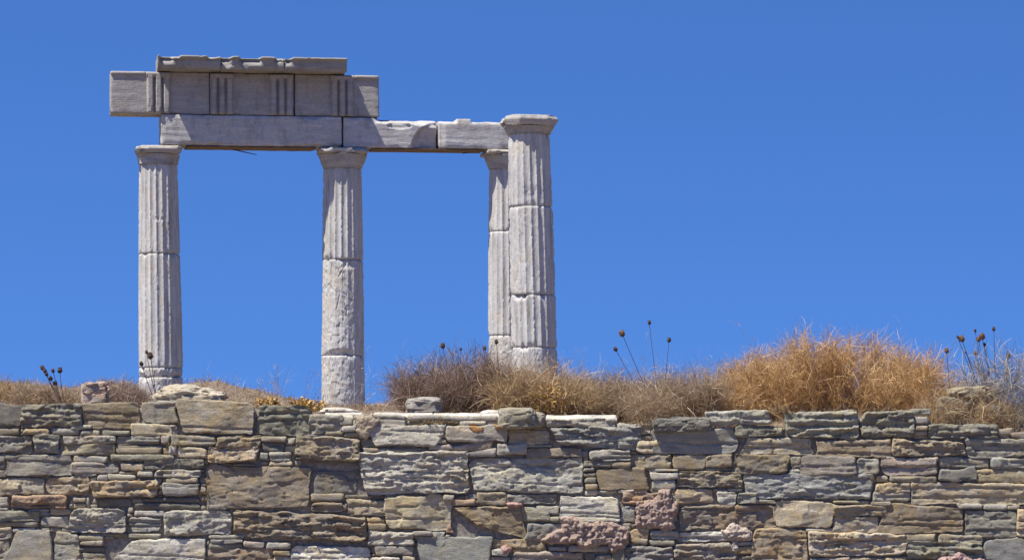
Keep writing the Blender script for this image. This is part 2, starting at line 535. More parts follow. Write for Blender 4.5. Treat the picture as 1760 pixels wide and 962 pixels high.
    m = len(loop)
    Vb = Vf[loop].copy()
    Vmid = Vb.copy(); Vmid[:, 1] = 0.5 * Vmid[:, 1] + 0.5 * (depth * 0.45)
    Vmid[:, 2] += 0.004 * fbm(Vb[:, 0] * 20, Vb[:, 2] * 20, 4.4, seed, 2)
    Vb[:, 1] = depth
    Vb[:, 0] *= 0.97; Vb[:, 2] = Vb[:, 2] * 0.94 + np.where(Vb[:, 2] > 0, rise, 0)
    n0 = len(Vf)
    k = np.arange(m); k2 = (k + 1) % m
    side1 = np.stack([loop[k2], loop[k], n0 + k, n0 + k2], -1)
    side2 = np.stack([n0 + k2, n0 + k, n0 + m + k, n0 + m + k2], -1)
    ctr = Vb.mean(0, keepdims=True)
    fan = np.stack([n0 + m + k2, n0 + m + k, np.full(m, n0 + 2 * m)], -1)
    Vall = np.concatenate([Vf, Vmid, Vb, ctr])
    return Vall, [np.concatenate([grid_faces(ns, nt), side1, side2]), fan]

# u0 v0 u1 v1 colour style(s strata, r rough, m smooth) [p=protrusion mm] [corner shifts in px: TL TR BR BL]
STONES = """
-6 693 36 733 k r
37 694 142 731 n s
145 694 238 737 o r
241 691 305 728 g m
308 688 436 745 b r 30
438 699 533 750 n r
530 714 589 745 g r
-6 735 34 747 b m
40 736 86 747 o m
88 735 135 747 g r
138 739 171 748 g m
174 739 223 748 n m
226 729 293 748 t r
120 731 157 737 l m
-6 748 54 779 g r
56 748 102 779 g r
108 748 197 763 l s
104 761 198 781 t r
200 749 273 764 n r
275 748 292 762 p m
203 765 280 780 t m
293 748 369 765 t m
307 768 357 785 t m
291 767 306 781 w m
10 781 124 818 g r
-6 780 9 805 g r
-6 806 12 821 p m
127 783 184 794 g m
120 795 205 813 p m
187 781 300 791 n s
207 795 246 809 b m
247 788 351 805 n s
264 806 343 820 g s
-6 820 77 850 t r
81 818 154 851 b r
158 827 271 853 o s 16
166 814 187 826 l m
188 814 236 824 g m
237 810 262 819 l m
264 821 278 831 u m
281 831 342 851 g m 18
286 821 341 830 t m
18 852 118 874 r s
-6 854 14 878 g m
125 855 148 863 b m
-6 878 67 896 n r
71 886 118 906 g r
120 872 219 916 l s 22
168 856 228 870 d m -25
245 854 341 862 d m -8
230 864 345 875 d s -14
221 888 278 914 u r
231 877 282 887 l m
280 876 400 921 w r 14
221 916 276 925 g m
16 914 90 972 g m 12 18 0 0 0 0 0 -14 0
84 914 137 972 g m 4 12 0 0 0 0 0 -4 0
-6 905 20 925 t m
137 920 178 928 t m
138 929 179 937 b m
136 939 180 949 d m -14
132 950 180 970 t m
183 925 354 972 w r 20 40 6 0 0 0 0 0 0
372 747 446 768 o s 14
358 768 443 795 o s 22
448 750 492 759 t m
450 760 489 776 k r -12
446 777 461 791 g m
463 775 503 792 l r
508 751 621 790 t s 34
356 800 536 877 b r 8 0 -2 -8 2 0 0 0 0
520 790 615 808 d m -40
536 810 615 848 k m -30
538 848 591 861 b m
538 864 589 881 o m
355 867 391 876 p m
403 880 630 931 b s 14 0 0 0 4 0 0 0 -4
360 919 418 925 w m
360 926 418 933 u s
360 934 416 943 n m
360 943 466 972 b r
418 930 456 942 p m
458 932 498 943 g m
469 945 498 954 t m
469 955 498 972 t m
500 935 639 972 w r 14
584 718 607 730 g m
607 713 700 736 g m
632 731 770 768 l m 18 0 0 0 0 -20 0 14 0
588 731 623 741 w m
558 740 592 748 t m
622 754 648 768 n m
622 769 650 777 b m
766 730 873 760 l m 26
747 744 769 752 t m
744 753 768 761 t m
736 763 778 774 p m
780 761 849 773 p m 4 0 6 0 -6 0 0 0 0
798 773 851 783 l m 4 0 4 0 -3 0 0 0 0
620 778 805 850 l s 22 0 0 -4 0 4 0 4 0
806 784 1003 847 l r 6 0 0 0 0 4 0 8 0
851 764 905 781 l m 20
906 768 1000 787 b r
873 738 946 764 t r
946 735 1098 773 u s 20 0 0 0 0 0 0 20 -8
937 717 1058 734 w s
700 712 858 723 w m -4
788 722 836 730 l m
1059 731 1101 754 u s
1064 727 1122 747 w r -6
1121 738 1268 778 u r 14
1212 706 1324 730 l s 16
1264 729 1348 749 n s
1350 706 1478 755 n s 18
1480 704 1571 751 n s 10
1568 702 1601 714 n s
1572 716 1596 728 l m
1573 732 1593 739 t m
1572 740 1595 748 t m
1595 727 1714 752 n s 16
1714 734 1740 747 t m -4 0 3 0 0 0 0 0 0
1738 742 1768 753 p m
1096 756 1138 778 t r
1270 751 1401 782 t r 14 12 0 -4 0 0 0 0 0
1402 755 1529 784 b m
1529 754 1660 784 t s 18 6 0 0 4 0 0 0 0
1661 752 1768 785 g m 8
1011 772 1083 792 l m 20
1001 792 1051 802 n m
1052 793 1084 804 t m
1084 780 1154 806 t r
1156 781 1211 805 o m
1212 781 1260 803 b m
1260 781 1357 813 b m 6 8 0 0 0 0 0 0 0
1358 786 1377 804 n m
1357 805 1376 814 l m
1378 785 1470 815 p m
1471 786 1513 815 g m
1515 786 1610 815 p m
1611 786 1702 804 g m
1704 786 1768 804 u r
1611 805 1677 828 u m
1678 805 1768 829 t r
1506 816 1527 827 t m
1529 817 1609 829 t s
1505 828 1566 846 t s
1567 830 1768 865 t r 10
1498 846 1565 861 g m
1494 861 1530 869 g m
1279 816 1500 861 u m 4 0 0 0 0 -4 0 3 -4
1003 802 1022 811 n m
1003 812 1024 820 n m
1004 821 1026 830 g m
1006 831 1027 841 t m
1026 805 1113 840 o m -4
1116 811 1168 824 l m
1116 825 1160 839 w m
1116 805 1165 810 l m
1163 808 1279 838 t s 14
1164 839 1226 864 o r
1229 844 1266 866 w r
1266 846 1300 866 l m
1298 858 1338 865 n m
1165 865 1332 910 b r 6
1334 859 1432 906 t r 14
1431 867 1524 887 t s
1432 888 1512 914 t r
1515 867 1655 916 o r 12 8 -4 0 8 0 0 -6 0
1645 865 1689 874 l m
1690 866 1730 875 l m
1731 868 1753 876 t m
1430 860 1494 866 t m
1657 877 1747 921 g r 12
1748 874 1768 923 t m
1384 907 1434 914 l m
1295 910 1390 972 o m 10 0 0 -4 0 4 0 0 0
1389 915 1557 956 t s 8
1558 917 1610 929 t m
1611 919 1691 935 t m
1558 931 1689 961 n s 8
1691 924 1768 972 u m 10
1392 958 1460 972 p m
1462 958 1556 972 t m
1165 913 1294 930 w r 6
1158 932 1264 972 p s
1268 938 1298 952 o m
1269 953 1299 972 t m
1266 931 1295 937 l m
823 846 869 867 t m 8
775 868 905 925 o r 14 4 0 -16 0 0 0 50 -22
870 848 958 866 g s
891 868 948 896 n r
946 870 961 884 g m
946 886 961 896 t m
962 850 1067 896 w m 12
903 898 962 926 u m
1067 867 1092 897 u m
1068 846 1126 866 r s
1083 909 1114 932 o m
1116 911 1165 926 l m
1114 928 1158 936 n m
848 926 942 948 o r
943 938 974 948 p m
976 936 1050 949 g m
1075 938 1157 972 u s
878 949 1004 972 p r 8
1004 950 1023 972 d m -14
1024 951 1053 972 t m
842 943 876 955 l m
842 957 876 972 l m
715 925 845 972 u r 10
632 912 711 936 l s 8
645 937 712 954 g m
637 955 690 972 l m
692 956 713 972 g m
711 913 742 920 l m
662 855 773 912 t r 12 0 0 0 -4 0 0 0 0
595 858 662 887 t r 8
592 850 662 857 d m -20
630 888 656 898 o m
631 899 663 911 o m
776 858 816 868 r m
762 849 782 858 t m
765 901 782 917 r m 0 7 0 -6 0 0 0 0 0
1126 846 1164 866 b m
960 898 1083 936 p m -10
1093 866 1166 909 p m -10
664 769 735 777 n m -8
1053 937 1075 972 n m
740 913 765 924 l m
""".strip().split('\n')

GX0, GX1, GV0, GV1 = -520, 2280, 680, 1004
occ = np.zeros((GV1 - GV0, GX1 - GX0), bool)
ii = 0
stone_count = 0
def add_stone(u0, v0, u1, v1, col, style, prot, corner=None, depth=0.24, seed=None, cell=None, r=None):
    global stone_count
    stone_count += 1
    seed = seed if seed is not None else 100 + stone_count * 13
    w, h = (u1 - u0 - 0.3) * MW, (v1 - v0 - 0.2) * MW
    Vv, Ff = stone_mesh(w, h, style, seed, prot, depth, cell, [(c[0] * MW, -c[1] * MW) for c in corner] if corner else None, r=r)
    me = mesh_from('stone', Vv, Ff, smooth=False)
    k_ = rng.uniform(0.72, 1.12)
    cl = lin(COL[col] if isinstance(col, str) else col, 1.62); mean = sum(cl) / 3
    c = [(0.56 * x + 0.22 * mean + 0.22 * b_) * k_ * rng.uniform(0.98, 1.02) * q_ for x, b_, q_ in zip(cl, lin((140, 132, 114), 1.62), (1.0, 0.98, 0.885))]
    return link('stone', me, M_STONE, wall, (wx((u0 + u1) / 2), 0, wz((v0 + v1) / 2)), c)

for line in STONES:
    a = line.split()
    u0, v0, u1, v1 = map(float, a[:4])
    col, style = a[4], a[5]
    prot = float(a[6]) / 1000 if len(a) > 6 else rng.uniform(-6, 20) / 1000
    cr = None
    if len(a) > 7:
        q = list(map(float, a[7:15])); cr = [(q[0], q[1]), (q[2], q[3]), (q[4], q[5]), (q[6], q[7])]
    add_stone(u0, v0, u1, v1, col, style, prot, cr)
    occ[int(v0 - GV0):int(v1 - GV0), max(0, int(u0 - GX0)):int(u1 - GX0)] = True

# chinking stones in the gaps; the wall beyond the frame
def fill():
    out = []
    H, W = occ.shape
    uu = np.arange(W) + GX0
    tv = top_v(uu) + 4
    vv = np.arange(H) + GV0
    occ[vv[:, None] < tv[None, :]] = True
    for y in range(0, H - 4, 2):
        x = 0
        while x < W - 4:
            if occ[y, x]:
                x += 1; continue
            u = x + GX0
            inside = -2 < u < 1762 and y + GV0 < 966
            mw, mh = (rng.randint(14, 46), rng.randint(6, 13)) if inside else (rng.randint(50, 150), rng.choice((12, 20, 34, 44)))
            x1 = x
            while x1 < W and x1 - x < mw and not occ[y, x1]: x1 += 1
            if inside and not (x1 >= W) and x1 - x < mw: pass
            y1 = y + 1
            while y1 < H and y1 - y < mh and not occ[y1, x:x1].any(): y1 += 1
            if x1 - x >= 6 and y1 - y >= 4:
                out.append((x + GX0, y + GV0, x1 + GX0, y1 + GV0, inside))
            occ[y:y1, x:x1] = True
            x = x1
    return out
fillers = fill()
inn = sorted([f for f in fillers if f[4]], key=lambda f: -(f[2] - f[0]) * (f[3] - f[1]))
room = 296 - stone_count
rest = []
for i, f in enumerate(inn):
    if i < room:
        add_stone(f[0], f[1], f[2], f[3], rng.choice('ggnntbdlu'), rng.choice('mms'), rng.uniform(-0.022, -0.004), depth=0.2, r=0.005)
    else:
        rest.append(f)
def joined(name, lst, cell, plo, phi):
    Vs, Q, T, n, cols = [], [], [], 0, []
    for i, f in enumerate(lst):
        u0, v0, u1, v1 = f[:4]
        Vv, Ff = stone_mesh((u1 - u0 - 0.3) * MW, (v1 - v0 - 0.2) * MW, rng.choice('mrs'), 9000 + i * 17 + len(name), rng.uniform(plo, phi), 0.2, cell)
        Vv = Vv + np.array([wx((u0 + u1) / 2), 0, wz((v0 + v1) / 2)])
        Vs.append(Vv); Q.append(Ff[0] + n); T.append(Ff[1] + n); n += len(Vv)
    if not Vs: return
    o = link(name, mesh_from(name, np.concatenate(Vs), [np.concatenate(Q), np.concatenate(T)]), M_STONE, wall, (0, 0, 0), lin((136, 128, 112), 1.45))
    tag(o, kind='stuff')
joined('chinking', rest, 0.014, -0.025, -0.006)
joined('rubble', [f for f in fillers if not f[4]], 0.03, -0.005, 0.02)
print('STONES', stone_count, 'fillers', len(inn), 'rest', len(rest), 'outside', len(fillers) - len(inn))

# the core of earth and old mortar behind the faces
cu = np.arange(GX0, GX1 + 1, 10.0); cvn = 40
t = np.linspace(0, 1, cvn)
CU, CT = np.meshgrid(cu, t)
ztop = wz(top_v(CU) + 9); CZ = ztop * CT
CX = wx(CU)
CY = 0.045 + 0.012 * fbm(CX * 7, CZ * 7, 0, 401, 4)
Vc = np.stack([CX, CY, CZ], -1).reshape(-1, 3)
nu = len(cu)
back = np.stack([wx(cu), np.full(nu, 0.75), wz(top_v(cu) + 9) - 0.01], -1)
back0 = np.stack([wx(cu), np.full(nu, 0.75), np.zeros(nu)], -1)
n0 = nu * cvn
Vc = np.concatenate([Vc, back, back0])
k = np.arange(nu - 1)
tf = np.stack([(cvn - 1) * nu + k, (cvn - 1) * nu + k + 1, n0 + k + 1, n0 + k], -1)
bf = np.stack([n0 + k, n0 + k + 1, n0 + nu + k + 1, n0 + nu + k], -1)
core = link('wall_core', mesh_from('wall_core', Vc, [np.concatenate([grid_faces(nu, cvn), tf, bf])]), plain_material('core_earth', (0.24, 0.215, 0.18), 0.95, 25), wall)

# lumps of old pink mortar over the joints
def inside_poly(X, Z, poly):
    c = np.zeros(X.shape, bool)
    n = len(poly)
    for i in range(n):
        x1, z1 = poly[i]; x2, z2 = poly[(i + 1) % n]
        cond = ((z1 > Z) != (z2 > Z))
        xi = (x2 - x1) * (Z - z1) / (z2 - z1 + 1e-12) + x1
        c ^= cond & (X < xi)
    return c
def poly_dist(X, Z, poly):
    d = np.full(X.shape, 1e9)
    n = len(poly)
    for i in range(n):
        x1, z1 = poly[i]; x2, z2 = poly[(i + 1) % n]
        ex, ez = x2 - x1, z2 - z1
        t = np.clip(((X - x1) * ex + (Z - z1) * ez) / (ex * ex + ez * ez + 1e-12), 0, 1)
        d = np.minimum(d, np.hypot(X - x1 - t * ex, Z - z1 - t * ez))
    return d
def patch(poly_px, amp, color, seed, base=0.004, name='mortar_patch', mat=None, wob=0.022, parent=None, lump=15):
    poly = [(wx(u), wz(v)) for u, v in poly_px]
    xs_ = [p[0] for p in poly]; zs_ = [p[1] for p in poly]
    cell = 0.0085
    gx = np.arange(min(xs_) - 0.03, max(xs_) + 0.03, cell); gz = np.arange(min(zs_) - 0.03, max(zs_) + 0.03, cell)
    X, Z = np.meshgrid(gx, gz)
    Xw = X + wob * fbm(X * 16, Z * 16, 0, seed, 3); Zw = Z + wob * fbm(X * 16, Z * 16, 5, seed + 1, 3)
    ins = inside_poly(Xw, Zw, poly)
    d = poly_dist(Xw, Zw, poly)
    sd = np.where(ins, d, -d)
    hgt = np.sqrt(np.clip(sd / 0.035, 0, 1)) * amp
    bil = np.abs(noise3(X * lump, 0, Z * lump, seed + 2)) * 0.7 + np.abs(noise3(X * lump * 2.1, 0, Z * lump * 2.1, seed + 3)) * 0.45
    hgt = hgt * (0.55 + 0.6 * (1 - bil)) + (facets(X, Z, 14, 16, seed + 4, 0.35, 0.006) + facets(X, Z, 34, 38, seed + 7, 0.45, 0.003)) * (amp / 0.042) + amp * 0.15 * fbm(X * 24, Z * 24, 0, seed + 4, 4, 0.65)
    Y = np.where(sd > 0, -base - hgt, 0.03)
    vi = sd > -cell * 1.5
    nz, nx = X.shape
    f = grid_faces(nx, nz)
    keep = vi.ravel()[f].all(1)
    f = f[keep]
    us, inv = np.unique(f, return_inverse=True)
    Vv = np.stack([X, Y, Z], -1).reshape(-1, 3)[us]
    o = link(name, mesh_from(name, Vv, [inv.reshape(-1, 4)]), mat or M_MORTAR, parent or wall, (0, 0, 0), [a_ * b_ for a_, b_ in zip(lin(color, 1.25), (0.97, 0.93, 0.82))])
    return o
patch([(927, 927), (942, 917), (964, 907), (964, 889), (980, 886), (1014, 898), (1042, 893), (1063, 899), (1075, 907), (1084, 912), (1083, 932), (1066, 945), (1050, 950), (1044, 936), (1000, 942), (990, 932), (974, 934), (942, 934)], 0.042, (158, 142, 136), 51, 0.010)
patch([(1095, 863), (1103, 861), (1128, 854), (1131, 842), (1142, 839), (1153, 842), (1156, 857), (1168, 865), (1167, 877), (1158, 892), (1162, 906), (1142, 915), (1134, 908), (1112, 908), (1091, 903), (1095, 888), (1089, 872)], 0.042, (158, 142, 136), 61, 0.010)
patch([(869, 864), (880, 860), (897, 862), (900, 868), (885, 874), (872, 870)], 0.03, (168, 140, 136), 71, 0.012)
patch([(861, 938), (870, 934), (880, 940), (877, 948), (865, 950)], 0.025, (166, 138, 134), 72, 0.012)
patch([(1248, 905), (1262, 899), (1276, 906), (1290, 910), (1292, 922), (1268, 930), (1250, 925), (1238, 914)], 0.035, (176, 166, 160), 73, 0.012)
patch([(1258, 930), (1270, 928), (1272, 944), (1265, 950), (1256, 944)], 0.03, (176, 168, 164), 74, 0.008)
patch([(1598, 975), (1612, 958), (1630, 955), (1650, 946), (1664, 956), (1692, 958), (1694, 975)], 0.04, (164, 142, 142), 75, 0.014)
patch([(607, 716), (640, 712), (652, 722), (640, 738), (628, 758), (618, 748), (612, 730)], 0.015, (168, 158, 142), 76, 0.02)
for poly, sd in (([(804, 733), (832, 732), (831, 739), (822, 743), (812, 741)], 81), ([(849, 730), (866, 729), (865, 736), (857, 739), (850, 736)], 82)):
    patch(poly, 0.003, (180, 100, 40), sd, 0.034, 'lichen_patch', M_LICHEN, 0.016)

# ------------------------------------------------------------------ rough blocks and loose stones
def rough_box(L, D, H, cell, seed, bevel=0.01, chip=0.03, amp=0.004, edge=0.06, strata=0.0, shape=None, thr=0.15, cf=4.0):
    """subdivided box centred on 0; every displacement depends on position only, so the faces stay joined"""
    hx, hy, hz = L / 2, D / 2, H / 2
    Vs, Fs, n = [], [], 0
    def face(a, b, c, sgn):
        nonlocal n
        dims = (L, D, H)
        na = max(2, int(dims[a] / cell) + 1); nb = max(2, int(dims[b] / cell) + 1)
        ga = np.linspace(-dims[a] / 2, dims[a] / 2, na); gb = np.linspace(-dims[b] / 2, dims[b] / 2, nb)
        A, B = np.meshgrid(ga, gb)
        Pp = np.zeros((nb, na, 3)); Pp[..., a] = A; Pp[..., b] = B; Pp[..., c] = sgn * dims[c] / 2
        f = grid_faces(na, nb, n)
        # orientation
        flip = ((a, b, c) in ((0, 1, 2), (1, 2, 0), (2, 0, 1))) != (sgn > 0)
        if flip: f = f[:, ::-1]
        Vs.append(Pp.reshape(-1, 3)); Fs.append(f); n += na * nb
    for a, b, c in ((0, 2, 1), (0, 1, 2), (1, 2, 0)):
        face(a, b, c, 1); face(a, b, c, -1)
    Pp = np.concatenate(Vs)
    h = np.array([hx, hy, hz])
    d = h - np.abs(Pp)
    x, y, z = Pp.T
    w = np.clip(1 - d / edge, 0, 1)
    f2 = np.sort(w, 1)[:, 1]
    cn = sstep(thr, thr + 0.45, fbm(x * cf + 3.1, y * cf + 1.1, z * cf, seed, 4))
    push = (bevel + chip * cn + bevel * 0.8 * fbm(x * 14, y * 14, z * 14, seed + 1, 3))[:, None] * (w ** 1.2) * f2[:, None]
    push = np.minimum(push, h * 0.9)
    Q = Pp - np.sign(Pp) * push
    nd = np.stack([fbm(x * 6, y * 6, z * 9, seed + 2 + i, 4) for i in range(3)], -1) * amp
    Q = Q + nd
    if strata:
        Q[:, 1] += strata * fbm(x * 1.5, y * 2, z * 24, seed + 8, 3)
    if shape is not None:
        Q = shape(Q, Pp)
    return Q, [np.concatenate(Fs)]

def weld(me, dist=1e-5):
    import bmesh
    bm = bmesh.new(); bm.from_mesh(me)
    bmesh.ops.remove_doubles(bm, verts=bm.verts, dist=dist)
    bm.to_mesh(me); bm.free()
    me.polygons.foreach_set('use_smooth', np.ones(len(me.polygons), bool))
    return me

def boulder(name, u0, v0, u1, v1, Z, D, color, seed, mat, label, cat='stone', power=2.6, amp=0.05, rotz=0.0, tilt=0.0, group=None, bury=0.25, mat_color=1.45, strata=0.0, dome=0.0):
    """a loose stone filling the photo rectangle, its base sunk a little into what it lies on"""
    w = (u1 - u0) * Z / F; h = (v1 - v0) * Z / F
    nth, nph = 96, 48
    th = np.linspace(0, 2 * math.pi, nth, endpoint=False); ph = np.linspace(-math.pi / 2, math.pi / 2, nph)
    T_, P_ = np.meshgrid(th, ph)
    def sp(x): return np.sign(x) * np.abs(x) ** (2 / power)
    X = sp(np.cos(P_)) * sp(np.cos(T_)); Y = sp(np.cos(P_)) * sp(np.sin(T_)); Zz = sp(np.sin(P_))
    n1 = fbm(X * 1.6 + seed, Y * 1.6, Zz * 1.6, seed, 4); n2 = ridged(X * 2.5, Y * 2.5 + seed, Zz * 5, seed + 3, 3)
    k = 1 + amp * 2.2 * n1 + amp * 1.2 * (n2 - 0.7) + amp * 0.5 * fbm(X * 6, Y * 6, Zz * 9, seed + 5, 3)
    X, Y, Zz = X * k, Y * k, Zz * k
    if strata:
        lay = fbm(X, Y, Zz * 7, seed + 6, 3)
        X *= 1 + strata * lay; Y *= 1 + strata * lay
    if dome:
        Zz = np.where(Zz > 0, Zz * (1 - dome * np.clip(np.abs(X + 0.2), 0, 1) ** 1.6), Zz)
    X *= w / 2; Y *= D / 2; Zz *= h / 2
    Zz = Zz + tilt * X
    V = np.stack([X, Y, Zz + h / 2], -1).reshape(-1, 3)
    p = P((u0 + u1) / 2, v1, Z)
    o = link(name, mesh_from(name, V, [grid_faces(nth, nph, 0, True)]), mat, None, p, [a_ * b_ for a_, b_ in zip(lin(color, mat_color * 0.9), (1.03, 1.0, 0.93))])
    o.rotation_euler = (0, 0, rotz)
    return tag(o, label, cat, group)

def loose_box(name, u0, v0, u1, v1, Z, D, color, seed, label, tilt=0.0, rotz=0.0, chip=0.05):
    w = (u1 - u0) * Z / F; h = (v1 - v0) * Z / F
    def shp(Q, Pp):
        x, y, z = Q.T
        Q[:, 1] += np.where(y < 0, 1, -1) * (facets(x, z, 7, 16, seed, 0.2, 0.006) + 0.004) * min(1.0, h / 0.15)
        Q[:, 2] += tilt * x + np.where(z > 0, 1, 0) * facets(x, y, 8, 8, seed + 1, 0.15, 0.006) * min(1.0, h / 0.12)
        return Q
    Q, Ff = rough_box(w, D, h, 0.0125, seed, 0.008, chip, 0.006, min(0.06, 0.45 * h), strata=0.006, shape=shp, thr=-0.02, cf=7.0)
    p = P((u0 + u1) / 2, v1, Z)
    o = link(name, weld(mesh_from(name, Q + np.array([0, 0, h / 2]), Ff)), M_STONE, None, p, [a_ * b_ for a_, b_ in zip(lin(color, 1.35), (1.0, 0.98, 0.90))])
    o.data.polygons.foreach_set('use_smooth', np.zeros(len(o.data.polygons), bool))
    o.rotation_euler = (0, 0, rotz)
    tag(o, label, 'stone', kind='thing')
    return o
boulder('loose_boulder', 272, 661, 382, 702, 26.22, 0.42, (166, 158, 142), 3, M_STONE, 'pale cream boulder lying on the wall in front of the first column', amp=0.17, power=3.0, dome=0.42)
loose_box('loose_block', 140, 657, 189, 699, 26.35, 0.30, (164, 142, 130), 9, 'small pinkish square block standing on the wall beside dry thistles', 0.05, 0.2, 0.06)
boulder('loose_stone', 857, 701, 922, 737, 26.02, 0.34, (138, 134, 118), 21, M_STONE, 'grey-green weathered stone with brown hollows lying on the wall below the taller column', 'stone', power=4.5, amp=0.10)
boulder('loose_stone', 905, 708, 938, 736, 26.06, 0.25, (138, 130, 116), 24, M_STONE, 'small brownish stone leaning against the grey-green stone on the wall', 'stone', power=3.5, amp=0.08)
loose_box('slate_slab', 1120, 718, 1221, 742, 26.05, 0.26, (96, 96, 91), 27, 'dark flat slate slab set on top of the wall', 0.02, 0.0, 0.03)
boulder('marble_fragment', 548, 699, 618, 718, 27.3, 0.5, (186, 184, 178), 33, M_STONE, 'white marble fragment at the foot of the middle column', 'stone', power=2.6, amp=0.06, dome=0.4)
boulder('marble_fragment', 698, 683, 762, 714, 27.0, 0.5, (138, 134, 128), 35, M_STONE, 'angular grey marble fragment half buried before the brown shrub', 'stone', power=4.5, amp=0.09)
boulder('marble_fragment', 824, 704, 868, 720, 26.4, 0.3, (186, 183, 176), 36, M_STONE, 'small white marble fragment behind the grey-green loose stone', 'stone', power=2.6, amp=0.05)
for u0_, v0_, u1_, v1_, D_, sd_, lb_ in ((556, 712, 624, 719, 0.26, 131, 'thin white marble slab on the wall edge below the middle column'), (640, 712, 745, 719, 0.24, 132, 'thin white marble slab leaning on the wall edge before the brown shrub'),
        (744, 713, 862, 720, 0.26, 133, 'long thin white marble slab beside the grey-green loose stone'), (938, 716, 1060, 723, 0.24, 134, 'long thin pale slab on the wall edge before the straw shrub')):
    o = loose_box('marble_slab', u0_, v0_, u1_, v1_, 26.16, D_, (182, 180, 174), sd_, lb_, 0.0, 0.0, 0.02)
    o.rotation_euler = (0.20, 0, 0)
loose_box('flat_stone', 1632, 665, 1698, 683, 26.72, 0.36, (150, 138, 112), 37, 'flat tan stone capping the small rubble heap beside the grey shrub', 0.03, 0.1)
loose_box('rubble_block', 1612, 682, 1668, 735, 26.74, 0.4, (132, 122, 106), 39, 'wide grey-tan block under the flat tan stone beside the grey shrub', 0.02)
loose_box('rubble_block', 1669, 681, 1714, 733, 26.78, 0.4, (120, 116, 106), 41, 'narrow grey block under the flat tan stone nearest the grey shrub', -0.03)

# ------------------------------------------------------------------ columns
ZC1 = 39.0
A_ROT = math.radians(10.0)
X1 = (274 - UC) * ZC1 / F
def axis_at(u):
    k_ = (u - UC) / F
    s = (k_ * ZC1 - X1) / (math.cos(A_ROT) - k_ * math.sin(A_ROT))
    return s, X1 + s * math.cos(A_ROT), ZC1 + s * math.sin(A_ROT)

def drum_mesh(zb, zt, rb, rt, seed, xb, xt, flutes=20, fdepth=0.021, wear=0.3, chip=0.03, notches=(), bottom_wear=0.0, phase=0.0, cracks=()):
    nth = 320
    H = zt - zb
    nz = max(10, int(H / 0.014))
    th = np.linspace(0, 2 * math.pi, nth, endpoint=False)
    t = np.linspace(0, 1, nz)
    TH, T = np.meshgrid(th, t)
    Z = zb + T * H
    R = rb + (rt - rb) * T
    cx, cy = np.cos(TH), np.sin(TH)
    fr = (TH / (2 * math.pi) * flutes + phase) % 1.0
    arc = 1 - (2 * fr - 1) ** 2
    er = sstep(-0.15, 0.6, fbm(cx * 1.5, cy * 1.5, Z * 1.8, seed, 4) + wear * 1.3 - 0.55)      # 1 = worn smooth
    er = np.clip(er + bottom_wear * sstep(0.45, 0.0, T), 0, 1)
    ragged = fbm(cx * 7, cy * 7, Z * 22, seed + 1, 4, 0.6)
    dep = fdepth * (1 - 0.85 * er)
    r = R - dep * arc - fdepth * 0.5 * er
    arris = np.exp(-((np.minimum(fr, 1 - fr)) / 0.10) ** 2)
    r = r - arris * sstep(0.18, 0.45, ragged) * 0.010 * (1 - er)
    r = r + 0.004 * fbm(cx * 1.8, cy * 1.8, Z * 2.0, seed + 2, 3) + facets(TH * 0.32, Z, 9, 11, seed + 4, 0.09, 0.0016) * (0.15 + 0.85 * er) + 0.0015 * fbm(cx * 16, cy * 16, Z * 18, seed + 4, 2)
    ends = np.minimum(T * H, (1 - T) * H)
    r = r - 0.012 * np.exp(-(ends / 0.012) ** 2)
    cn = sstep(0.05, 0.5, fbm(cx * 2.6, cy * 2.6, np.where(T > 0.5, 5.0, 1.0), seed + 5, 4))
    r = r - chip * cn * np.exp(-(ends / 0.045) ** 2)
    for (ang, tz, wa, wz_, dp) in notches:        # ang: 0 faces the camera, + to the right
        a0 = -math.pi / 2 + ang
        da = np.angle(np.exp(1j * (TH - a0)))
        g = np.exp(-np.clip((np.abs(da) / wa), 0, 9) ** 4 - np.clip(np.abs(T * H - tz * H) / wz_, 0, 9) ** 4)
        r = r - dp * g * (0.8 + 0.4 * ragged)
    r = r - er * 0.007 * sstep(0.25, 0.5, fbm(cx * 12, cy * 12, Z * 13, seed + 22, 3))
    for line in cracks:                            # (angle, height share) points of a fracture line
        A_ = np.angle(np.exp(1j * (TH + math.pi / 2))) * rb
        Zr = T * H + 0.02 * ragged
        for (a1, t1), (a2, t2) in zip(line[:-1], line[1:]):
            x1_, z1_, x2_, z2_ = a1 * rb, t1 * H, a2 * rb, t2 * H
            L2 = (x2_ - x1_) ** 2 + (z2_ - z1_) ** 2
            tt = np.clip(((A_ - x1_) * (x2_ - x1_) + (Zr - z1_) * (z2_ - z1_)) / L2, 0, 1)
            dd = np.hypot(A_ - x1_ - tt * (x2_ - x1_), Zr - z1_ - tt * (z2_ - z1_))
            r = r - 0.012 * np.exp(-(dd / 0.009) ** 2)
    X = r * cx + xb + (xt - xb) * T
    Y = r * cy
    V = np.stack([X, Y, Z], -1).reshape(-1, 3)
    f = grid_faces(nth, nz, 0, True)
    n0 = len(V)
    V = np.concatenate([V, [[xb, 0, zb - 0.001]], [[xt, 0, zt + 0.001]]])
    k = np.arange(nth); k2 = (k + 1) % nth
    cap0 = np.stack([k2, k, np.full(nth, n0)], -1)
    o_ = (nz - 1) * nth
    cap1 = np.stack([o_ + k, o_ + k2, np.full(nth, n0 + 1)], -1)
    return mesh_from('drum', V, [f, np.concatenate([cap0, cap1])])

